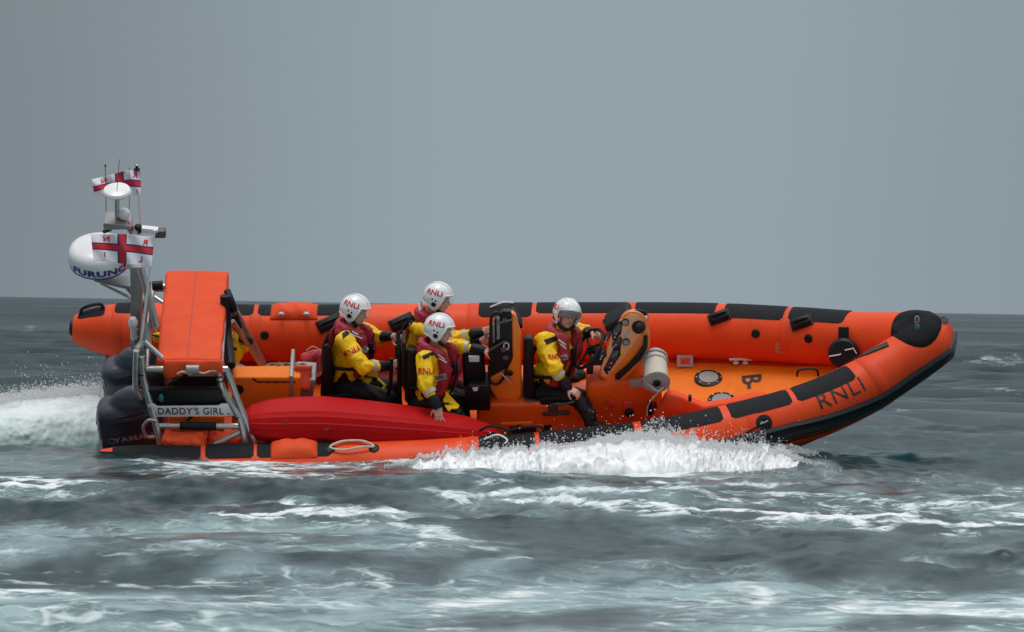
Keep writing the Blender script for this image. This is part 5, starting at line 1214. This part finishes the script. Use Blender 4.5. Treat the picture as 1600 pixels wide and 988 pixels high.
FOAM = [([(110, 718), (300, 728), (500, 727), (660, 722), (760, 730), (860, 741)], 13, .62), ([(180, 745), (330, 742), (480, 738), (660, 744)], 8, .5), ([(-400, 752), (0, 752), (130, 754), (235, 758)], 7, .95), ([(-300, 770), (0, 768), (150, 770), (300, 764)], 6, .35),
        ([(640, 722), (800, 728), (1000, 736), (1200, 738), (1300, 738)], 10, .85), ([(620, 745), (900, 752), (1100, 756), (1330, 758)], 7, .5), ([(560, 766), (700, 770), (900, 771), (1150, 778), (1400, 788), (1600, 792), (2000, 800)], 8, .66),
        ([(660, 776), (800, 782), (960, 792), (1100, 803), (1300, 806), (1450, 818), (1600, 822), (2000, 830)], [5, 5, 6, 8, 8, 8, 7, 7], .82), ([(1350, 770), (1500, 772), (1640, 775)], 5, .5),
        ([(205, 819), (280, 811), (400, 803), (520, 799), (650, 803), (720, 812)], 6, .86), ([(380, 815), (520, 812), (600, 818), (700, 838), (780, 858), (860, 880)], [6, 8, 12, 13, 10, 6], .72), ([(480, 803), (560, 806), (640, 824), (700, 845)], 8, .7),
        ([(-300, 850), (0, 852), (40, 856), (110, 858)], 6, .7), ([(130, 858), (300, 856), (430, 862)], 4, .45), ([(0, 866), (300, 866), (540, 864)], 4, .3),
        ([(-600, 908), (0, 909), (250, 912), (560, 915)], 8, .56), ([(-500, 925), (0, 926), (120, 930), (225, 943)], [13, 16, 16, 14], .78), ([(530, 962), (660, 958), (760, 940), (850, 926), (955, 921)], [6, 13, 17, 13, 6], .80),
        ([(690, 918), (850, 916), (950, 920)], 5, .7), ([(1060, 922), (1170, 930), (1270, 947)], [7, 13, 8], .80), ([(950, 921), (1200, 925), (1600, 926), (2200, 930)], 3, .5), ([(1150, 968), (1330, 955), (1500, 953), (1600, 950), (2200, 946)], [5, 9, 14, 16, 14], .76),
        ([(-400, 972), (0, 973), (150, 968), (320, 972), (480, 976)], 6, .6), ([(520, 984), (640, 980), (760, 984), (900, 986)], 6, .55), ([(950, 960), (1100, 962), (1250, 972)], 5, .5), ([(-200, 958), (0, 960), (300, 962), (520, 966)], 4, .5), ([(250, 928), (420, 932), (600, 936)], 4, .5), ([(960, 946), (1080, 944), (1300, 938), (1600, 936)], 5, .5), ([(900, 976), (1100, 978), (1400, 980), (1700, 976)], 6, .55), ([(-200, 892), (100, 894), (300, 892)], 3, .3), ([(300, 840), (500, 838), (680, 846)], 5, .5), ([(1100, 790), (1300, 796), (1600, 806)], 5, .5), ([(820, 762), (1000, 764), (1250, 770)], 6, .55), ([(120, 733), (260, 738), (420, 734), (560, 738)], 8, .6), ([(200, 952), (400, 948), (560, 956)], 5, .45),
        ([(-300, 800), (0, 798), (100, 796)], 5, .3), ([(840, 835), (1000, 842), (1100, 850)], 3, .25),
        ([(1480, 564), (1560, 563), (1600, 566)], 4, .62), ([(1380, 640), (1410, 641), (1440, 640)], 3.5, .6), ([(1500, 612), (1560, 613), (1600, 612)], 3, .4), ([(20, 510), (45, 511), (75, 510)], 3, .6), ([(60, 580), (90, 581), (120, 580)], 2, .4), ([(1490, 585), (1530, 586)], 2, .5)]
for pts, h, v in FOAM: streak(foam, pts, h, v)
for pts, h, v in (([(-600, 832), (0, 832), (300, 830), (560, 828), (760, 850), (880, 872)], [26, 26, 24, 24, 18, 8], .75), ([(-800, 945), (0, 945), (600, 942), (1000, 938), (1600, 944), (2400, 944)], 36, 1.0),
                  ([(-300, 728), (100, 728), (600, 730), (900, 745), (1300, 752), (1600, 765)], [12, 14, 14, 16, 14, 8], .35), ([(600, 775), (900, 778), (1250, 792), (1600, 803), (2200, 810)], 20, .5), ([(-500, 985), (0, 985), (800, 990), (1700, 985)], 24, .7),
                  ([(-300, 758), (0, 758), (250, 762)], 16, .4)): streak(milk, pts, h, v, 80)
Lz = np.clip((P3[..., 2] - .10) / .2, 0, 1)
nr_, nc_ = P3.shape[:2]; me = bpy.data.meshes.new('sea'); NV = nr_ * nc_
me.vertices.add(NV); me.vertices.foreach_set('co', P3.astype(np.float32).ravel())
I = (np.arange(nr_ - 1)[:, None] * nc_ + np.arange(nc_ - 1)[None]).ravel(); Q = np.stack([I, I + 1, I + nc_ + 1, I + nc_], 1).astype(np.int32)
me.loops.add(Q.size); me.loops.foreach_set('vertex_index', Q.ravel()); me.polygons.add(len(Q)); me.polygons.foreach_set('loop_start', np.arange(0, Q.size, 4, dtype=np.int32))
try: me.polygons.foreach_set('loop_total', np.full(len(Q), 4, np.int32))
except Exception: pass
me.polygons.foreach_set('use_smooth', np.ones(len(Q), bool)); me.update(calc_edges=True)
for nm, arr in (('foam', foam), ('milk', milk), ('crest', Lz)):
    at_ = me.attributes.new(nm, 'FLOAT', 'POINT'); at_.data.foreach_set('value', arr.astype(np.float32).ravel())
seao = bpy.data.objects.new('sea', me); COL.objects.link(seao); seao['kind'] = 'structure'
def sea_mat():
    m = bpy.data.materials.new('sea_water'); m.use_nodes = True; t = m.node_tree; b = t.nodes['Principled BSDF']
    N = lambda ty, **k: [n := t.nodes.new(ty), [setattr(n, a, v) for a, v in k.items()]][0]
    def math_(op, a, b_=None, clamp=False):
        n = N('ShaderNodeMath', operation=op, use_clamp=clamp)
        for i, x in enumerate((a, b_)):
            if x is None: continue
            if isinstance(x, (int, float)): n.inputs[i].default_value = x
            else: t.links.new(x, n.inputs[i])
        return n.outputs[0]
    def noise(scale, detail, rough, vec, dist=0):
        n = N('ShaderNodeTexNoise'); n.inputs['Scale'].default_value = scale; n.inputs['Detail'].default_value = detail; n.inputs['Roughness'].default_value = rough; n.inputs['Distortion'].default_value = dist; t.links.new(vec, n.inputs['Vector']); return n.outputs[0]
    def ramp(x, a, b_, c=0., d=1., smooth=True):
        n = N('ShaderNodeMapRange'); n.interpolation_type = 'SMOOTHSTEP' if smooth else 'LINEAR'; n.inputs['From Min'].default_value = a; n.inputs['From Max'].default_value = b_; n.inputs['To Min'].default_value = c; n.inputs['To Max'].default_value = d; t.links.new(x, n.inputs[0]); return n.outputs[0]
    def mix(f, a, b_):
        n = N('ShaderNodeMix', data_type='RGBA'); 
        if isinstance(f, (int, float)): n.inputs[0].default_value = f
        else: t.links.new(f, n.inputs[0])
        for i, x in ((6, a), (7, b_)):
            if isinstance(x, tuple): n.inputs[i].default_value = (*x, 1)
            else: t.links.new(x, n.inputs[i])
        return n.outputs[2]
    att = lambda s: [a := N('ShaderNodeAttribute', attribute_name=s), a.outputs['Fac']][1]
    g = N('ShaderNodeTexCoord').outputs['Object']
    mp = N('ShaderNodeMapping'); mp.inputs['Scale'].default_value = (.50, .62, 1.0); mp.inputs['Rotation'].default_value = (0, 0, .12); t.links.new(g, mp.inputs[0]); gs = mp.outputs[0]
    cam_d = N('ShaderNodeVectorMath', operation='LENGTH'); sub = N('ShaderNodeVectorMath', operation='SUBTRACT'); t.links.new(g, sub.inputs[0]); sub.inputs[1].default_value = tuple(CAM); t.links.new(sub.outputs[0], cam_d.inputs[0]); dist = cam_d.outputs['Value']
    fm, mk, cs = att('foam'), att('milk'), att('crest')
    mb_ = N('ShaderNodeMapping'); mb_.inputs['Scale'].default_value = (1.0, 1.5, 1.0); mb_.inputs['Rotation'].default_value = (0, 0, -.15); t.links.new(g, mb_.inputs[0]); gb = mb_.outputs[0]
    n1 = noise(2.6, 12, .72, gs, 1.2); n2 = noise(11, 8, .7, gs, .8)
    lac = math_('ADD', math_('MULTIPLY', n1, .62), math_('MULTIPLY', n2, .38))
    f = math_('ADD', fm, math_('MULTIPLY', math_('SUBTRACT', lac, .5), ramp(dist, 24, 34, 2.5, 4.2))); f = math_('MULTIPLY', f, ramp(fm, .05, .30))
    dense = ramp(f, .42, 1.02)
    bub = ramp(noise(4, 12, .78, gs, 1.6), .50, .72, 0., .55); dense = math_('MAXIMUM', dense, math_('MULTIPLY', bub, mk))
    dn = N('ShaderNodeTexNoise'); dn.inputs['Scale'].default_value = 1.6; dn.inputs['Detail'].default_value = 5; t.links.new(gs, dn.inputs['Vector'])
    dm = N('ShaderNodeVectorMath', operation='MULTIPLY_ADD'); t.links.new(dn.outputs['Color'], dm.inputs[0]); dm.inputs[1].default_value = (1.3, 1.3, 1.3); t.links.new(g, dm.inputs[2])
    vo = N('ShaderNodeTexVoronoi', feature='DISTANCE_TO_EDGE'); vo.inputs['Scale'].default_value = 2.1; t.links.new(dm.outputs[0], vo.inputs['Vector'])
    vo2 = N('ShaderNodeTexVoronoi', feature='DISTANCE_TO_EDGE'); vo2.inputs['Scale'].default_value = 5.5; t.links.new(dm.outputs[0], vo2.inputs['Vector'])
    lace = math_('MAXIMUM', ramp(vo.outputs['Distance'], .0, .10, 1., 0.), math_('MULTIPLY', ramp(vo2.outputs['Distance'], .0, .12, 1., 0.), .6))
    zone = math_('MAXIMUM', mk, ramp(fm, .08, .5)); lace = math_('MULTIPLY', math_('MULTIPLY', lace, zone), ramp(n1, .40, .60, .10, .72)); dense = math_('MAXIMUM', dense, lace)
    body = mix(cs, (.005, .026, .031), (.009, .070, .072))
    mkf = math_('MULTIPLY', mk, ramp(noise(1.6, 10, .72, gs, 1.2), .34, .60, .15, 1.0))
    body = mix(mkf, body, (.32, .45, .47))
    body = mix(ramp(dense, 0.0, .5), body, (.36, .46, .47)); col = mix(math_('MULTIPLY', ramp(dense, .25, 1.0), ramp(noise(7, 8, .75, gs, 1.0), .30, .62, .42, 1.0)), body, (.86, .88, .89))
    t.links.new(col, b.inputs['Base Color'])
    mf = N('ShaderNodeMapping'); mf.inputs['Scale'].default_value = (.05, .010, 1.0); t.links.new(g, mf.inputs[0]); cat = noise(1.0, 6, .7, mf.outputs[0], .5)
    rg = math_('ADD', ramp(dist, 40, 400, .11, .27), math_('MULTIPLY', ramp(cat, .35, .65, -.5, .5), ramp(dist, 60, 300, 0., .20)))
    rg = math_('ADD', rg, math_('MULTIPLY', mkf, .22)); rg = math_('ADD', rg, math_('MULTIPLY', dense, .6)); t.links.new(rg, b.inputs['Roughness'])
    b.inputs['IOR'].default_value = 1.333; t.links.new(math_('SUBTRACT', .5, math_('MULTIPLY', dense, .45)), b.inputs['Specular IOR Level'])
    h = math_('ADD', math_('MULTIPLY', noise(3.6, 9, .66, gb, .5), ramp(dist, 45, 140, .15, .34)), math_('MULTIPLY', noise(15, 5, .6, gb, .2), .030)); h = math_('ADD', h, math_('MULTIPLY', dense, .012))
    bp = N('ShaderNodeBump'); bp.inputs['Distance'].default_value = 1.0; t.links.new(h, bp.inputs['Height']); t.links.new(math_('MULTIPLY', ramp(dist, 36, 130, .10, 1.0), math_('SUBTRACT', 1.0, math_('MULTIPLY', mkf, .45))), bp.inputs['Strength']); t.links.new(bp.outputs[0], b.inputs['Normal'])
    return m
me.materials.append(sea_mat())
# ------------------------------------------------------------------ white water
def foam_mat(name, green=0.0):
    m = bpy.data.materials.new(name); m.use_nodes = True; t = m.node_tree; b = t.nodes['Principled BSDF']; b.inputs['Roughness'].default_value = .85; b.inputs['Specular IOR Level'].default_value = .15
    b.inputs['Base Color'].default_value = (.94, .95, .96, 1)
    g = t.nodes.new('ShaderNodeTexCoord'); n = t.nodes.new('ShaderNodeTexNoise'); n.inputs['Scale'].default_value = 16; n.inputs['Detail'].default_value = 9; n.inputs['Roughness'].default_value = .75; t.links.new(g.outputs['Object'], n.inputs[0])
    u = t.nodes.new('ShaderNodeBump'); u.inputs['Strength'].default_value = .35; u.inputs['Distance'].default_value = .03; t.links.new(n.outputs[0], u.inputs['Height']); t.links.new(u.outputs[0], b.inputs['Normal'])
    if green:
        a = t.nodes.new('ShaderNodeAttribute'); a.attribute_name = 'foam'; r = t.nodes.new('ShaderNodeValToRGB'); e = r.color_ramp.elements
        e[0].position = 0.0; e[0].color = (.035, .115, .095, 1); e[1].position = 1; e[1].color = (.80, .86, .86, 1); q = e.new(.42); q.color = (.20, .36, .32, 1); q = e.new(.72); q.color = (.54, .67, .65, 1)
        mp = t.nodes.new('ShaderNodeMapping'); mp.inputs['Scale'].default_value = (.9, 1, 3.4); mp.inputs['Rotation'].default_value = (0, .30, 0); n2 = t.nodes.new('ShaderNodeTexNoise'); n2.inputs['Scale'].default_value = 3.0; n2.inputs['Detail'].default_value = 10; n2.inputs['Roughness'].default_value = .68; n2.inputs['Distortion'].default_value = .6
        t.links.new(g.outputs['Object'], mp.inputs[0]); t.links.new(mp.outputs[0], n2.inputs[0])
        x = t.nodes.new('ShaderNodeMath'); x.operation = 'MULTIPLY_ADD'; t.links.new(n2.outputs[0], x.inputs[0]); x.inputs[1].default_value = 1.1; x.inputs[2].default_value = -.55
        y = t.nodes.new('ShaderNodeMath'); y.operation = 'ADD'; t.links.new(x.outputs[0], y.inputs[0]); t.links.new(a.outputs['Fac'], y.inputs[1]); t.links.new(y.outputs[0], r.inputs[0]); t.links.new(r.outputs[0], b.inputs['Base Color'])
        b.inputs['Roughness'].default_value = .45; b.inputs['Specular IOR Level'].default_value = .35
    return m
MF, MW = foam_mat('white_foam'), foam_mat('wake_water', 1.0)
def fbm(P, seed, sc, oct_=5, rough=.6):
    r = np.random.default_rng(seed); out = np.zeros(len(P)); a = 1.0; tot = 0
    for o in range(oct_):
        K = r.normal(size=(6, 3)); K /= np.linalg.norm(K, axis=1)[:, None]; K *= sc * r.uniform(.7, 1.4, (6, 1)); ph = r.uniform(0, 6.283, 6); K2 = r.normal(size=(3, 3)) * sc * .5
        w_ = P + .25 / sc * np.sin(P @ K2.T * 1.7 + seed + o); out += a * np.sin(w_ @ K.T + ph).mean(1) * 1.6; tot += a; a *= rough; sc *= 2.05
    return out / tot
def grid_obj(name, fn, na, nb_, m, label_kind='stuff', attr=None):
    A, Bb = np.meshgrid(np.linspace(0, 1, na), np.linspace(0, 1, nb_)); V = fn(A.ravel(), Bb.ravel()); at_v = None
    if isinstance(V, tuple): V, at_v = V
    Fs = [(j * na + i, j * na + i + 1, (j + 1) * na + i + 1, (j + 1) * na + i) for j in range(nb_ - 1) for i in range(na - 1)]
    o = link(name, V, Fs, m, None, base=(0, 0, 0), sharp=0)
    if at_v is not None: q = o.data.attributes.new('foam', 'FLOAT', 'POINT'); q.data.foreach_set('value', at_v.astype(np.float32))
    o['kind'] = label_kind; return o
# crest of the bow wave, in photo columns: top of the white water
TOPX = [600, 650, 700, 760, 850, 920, 985, 1020, 1060, 1120, 1180, 1230, 1290, 1320]
TOPY = [716, 708, 703, 701, 694, 686, 676, 674, 679, 690, 694, 703, 724, 736]
_tx = np.arange(590, 1331, 1.0); _r = np.random.default_rng(77); _n = np.zeros_like(_tx)
for lam_, am_ in ((70, 2.6), (41, 2.4), (27, 2.2), (17, 1.9), (11, 1.5), (7, 1.1)): _n += am_ * np.sin(_tx / lam_ * 6.283 * (1 + .1 * np.sin(_tx / 60)) + _r.uniform(0, 6.28)) * (.5 + .8 * np.abs(np.sin(_tx / 53 + lam_)))
TOPY = list(np.interp(_tx, TOPX, TOPY) - _n * np.clip((1330 - _tx) / 60, 0, 1)); TOPX = list(_tx)
def pxw(px, y): # world x for photo column at depth y
    return (px - 800) / F * (y + D)
def ztop(px, py, y): p = ray(0, 0); return np.array([Wp(a, b, c)[2] for a, b, c in zip(np.atleast_1d(px), np.atleast_1d(py), np.atleast_1d(y))])
YB = -1.75
def bow_fn(a, b):
    px = 600 + 725 * a; ty = np.interp(px, TOPX, TOPY); h = ztop(px, ty, np.full_like(px, YB)) * .93; h = np.maximum(h * np.clip((px - 598) / 90, .05, 1), .015)
    ang = b * math.pi; wdt = .25 + .42 * np.clip(h / .3, .2, 1.4); y = YB - .05 - wdt * np.cos(ang) * -1 * -1
    y = YB + .05 + wdt * (-np.cos(math.pi - ang)); z = h * np.sin(ang) ** .8 - .05
    P = np.stack([pxw(px, y), y, z], 1); n = fbm(P, 3, 5.5, 6, .62); n2 = fbm(P + 5, 8, 22, 4, .6); k = np.clip(h / .18, .25, 1.2) * np.sin(ang) ** .5
    P[:, 2] += (.055 * n + .028 * n2 + .022 * fbm(P + 3, 71, 55, 3, .7) + .045 * (.35 - np.abs(fbm(P + 2, 77, 13, 4, .65)) * 1.6)) * k; P[:, 1] += (.09 * fbm(P + 9, 5, 7, 5) + .02 * n2) * k; P[:, 0] += .05 * n2 * k; return P
grid_obj('bow_wave_foam', bow_fn, 560, 60, MF)
def droplets(name, C, R, m):
    "each drop a tiny faceted bead"
    n = len(C); base = np.array([[1, 1, 1], [-1, -1, 1], [-1, 1, -1], [1, -1, -1]], float) * .85
    V = C[:, None, :] + base[None] * R[:, None, None] * (1 + wr.uniform(-.3, .5, (n, 1, 3))); F0 = np.array([[0, 2, 1], [0, 3, 2], [0, 1, 3], [1, 2, 3]])
    Fq = (F0[None] + (np.arange(n) * 4)[:, None, None]).reshape(-1, 3).astype(np.int32); me = bpy.data.meshes.new(name); me.vertices.add(n * 4); me.vertices.foreach_set('co', V.astype(np.float32).ravel())
    me.loops.add(Fq.size); me.loops.foreach_set('vertex_index', Fq.ravel()); me.polygons.add(len(Fq)); me.polygons.foreach_set('loop_start', np.arange(0, Fq.size, 3, dtype=np.int32))
    try: me.polygons.foreach_set('loop_total', np.full(len(Fq), 3, np.int32))
    except Exception: pass
    me.polygons.foreach_set('use_smooth', np.ones(len(Fq), bool)); me.update(calc_edges=True); me.materials.append(m); o = bpy.data.objects.new(name, me); COL.objects.link(o); o['kind'] = 'stuff'; return o
MD = mat('spray_drops', (.95, .96, .97), .7, spec=.3)
def _tl(m, f):
    t = m.node_tree; b = t.nodes['Principled BSDF']; tr = t.nodes.new('ShaderNodeBsdfTranslucent'); tr.inputs[0].default_value = (.86, .88, .89, 1); mx_ = t.nodes.new('ShaderNodeMixShader'); mx_.inputs[0].default_value = f
    t.links.new(b.outputs[0], mx_.inputs[1]); t.links.new(tr.outputs[0], mx_.inputs[2]); t.links.new(mx_.outputs[0], t.nodes['Material Output'].inputs[0])
_tl(MD, .3)
n = 52000; px = 600 + 720 * wr.random(n) ** .85
px = np.r_[px[: n // 2], wr.normal(1010, 70, n // 4), wr.normal(1190, 70, n // 4)]; px = np.clip(px, 605, 1318); n = len(px)
ty = np.interp(px, TOPX, TOPY); y = YB + wr.normal(0, .22, n); h = ztop(px, ty, y) * np.clip((px - 598) / 90, .05, 1); e_ = wr.exponential(1, n)
nz_ = fbm(np.stack([px / 165, y * 0, e_ * .15], 1), 31, 7, 4); z = h * (.80 + .055 * e_ * np.clip(1 + 2.2 * nz_, .1, 3)) + wr.normal(0, .010, n); z = np.maximum(z, wr.uniform(0, 1, n) * h)
keep = (z < h * 1.3 + .04); C = np.stack([pxw(px, y), y, z], 1)[keep]; R_ = np.clip(.0011 + wr.exponential(.0011, n), 0, .008)[keep]; droplets('bow_spray', C, R_, MD)
n = 60000; a_, b_2 = wr.random(n), wr.beta(1.6, 1.3, n) * .55; S_ = bow_fn(a_, b_2); S_[:, 1] -= wr.exponential(.014, n); S_[:, 2] += wr.normal(.008, .012, n); S_ = S_[S_[:, 2] > .0]
droplets('bow_spray', S_, np.clip(.0010 + wr.exponential(.0009, len(S_)), 0, .006), MD)
# thin misty sheet ahead of the stem
n = 16000; px = 1150 + 165 * wr.beta(2, 2.2, n); y = -1.0 + wr.normal(0, .3, n); fr = wr.beta(1.2, 1.4, n); zt = ztop(px, np.interp(px, [1150, 1240, 1280, 1315], [690, 694, 705, 732]), y)
droplets('bow_mist', np.stack([pxw(px, y), y, np.maximum(zt, .02) * fr], 1), np.clip(.0018 + wr.exponential(.0011, n), 0, .006), MD)
# stern wake: heaped aerated water thrown up behind the engines
SX = [-500, -200, 0, 40, 90, 140, 170, 215, 240]; SY = [668, 640, 618, 611, 605, 601, 599, 610, 690]
def wake_fn(a, b):
    px = -500 + 738 * a; ty = np.interp(px, SX, SY); h = ztop(px, ty, np.full_like(px, .7)); ang = b * math.pi
    y = .75 - .95 * np.cos(ang) - .25 * np.clip((150 - px) / 100, 0, 1); z = h * np.sin(ang) ** .75 - .06
    P = np.stack([pxw(px, y), y, z], 1); n = fbm(P * np.array([1, 1, 1.4]), 17, 3.2, 6, .58); n2 = fbm(P, 12, 15, 4, .6); k = np.sin(ang) ** .5
    P[:, 2] += (.06 * n + .030 * n2) * k; P[:, 1] += (.14 * n + .045 * n2 + .05 * (.4 - 2 * np.abs(fbm(P * np.array([1, 1, 1.5]), 91, 7, 5, .62)))) * k
    fo = .42 + .80 * np.clip(z / h, 0, 1) ** 1.0 + .25 * n; fo = np.where(b > .6, .9, fo); return P, np.clip(fo, 0, 1.2)
grid_obj('stern_wake_water', wake_fn, 420, 90, MW)
n = 30000; px = -200 + 362 * wr.random(n); ty = np.interp(px, SX, SY); y = .45 + wr.normal(0, .22, n); h = ztop(px, ty, np.full(n, .7)); e_ = wr.exponential(1, n); z = h * (.88 + .045 * e_) + wr.normal(0, .012, n)
droplets('wake_spray', np.stack([pxw(px, y), y, z], 1), np.clip(.0018 + wr.exponential(.0013, n), 0, .008), MD)
n = 90; px = wr.uniform(0, 200, n); py = wr.normal(585, 22, n); y = wr.uniform(.2, 1.4, n); droplets('flying_drops', np.array([Wp(a, b, c) for a, b, c in zip(px, py, y)]), wr.uniform(.002, .006, n), MD)
n = 420; px = np.clip(wr.normal(1010, 130, n), 720, 1290); py = np.interp(px, TOPX, TOPY) - np.abs(wr.exponential(9, n)) - 2; y = wr.uniform(-1.8, -1.4, n); droplets('flying_drops', np.array([Wp(a, b, c) for a, b, c in zip(px, py, y)]), wr.uniform(.002, .006, n), MD)
# churned edge where the near tube meets the water
def edge_fn(a, b):
    px = 110 + 560 * a; ang = b * math.pi; y = -1.55 - .38 * np.cos(math.pi - ang) ; h = .055 + .02 * np.sin(px * .02); z = h * np.sin(ang) - .03
    P = np.stack([pxw(px, y), y, z], 1); P[:, 2] += (.045 * fbm(P, 41, 9, 5)) * np.sin(ang); P[:, 1] += .06 * fbm(P, 44, 8, 4); return P, np.clip(.55 + .9 * fbm(P * np.array([1, .5, 1]), 51, 8, 5), 0, 1.2)
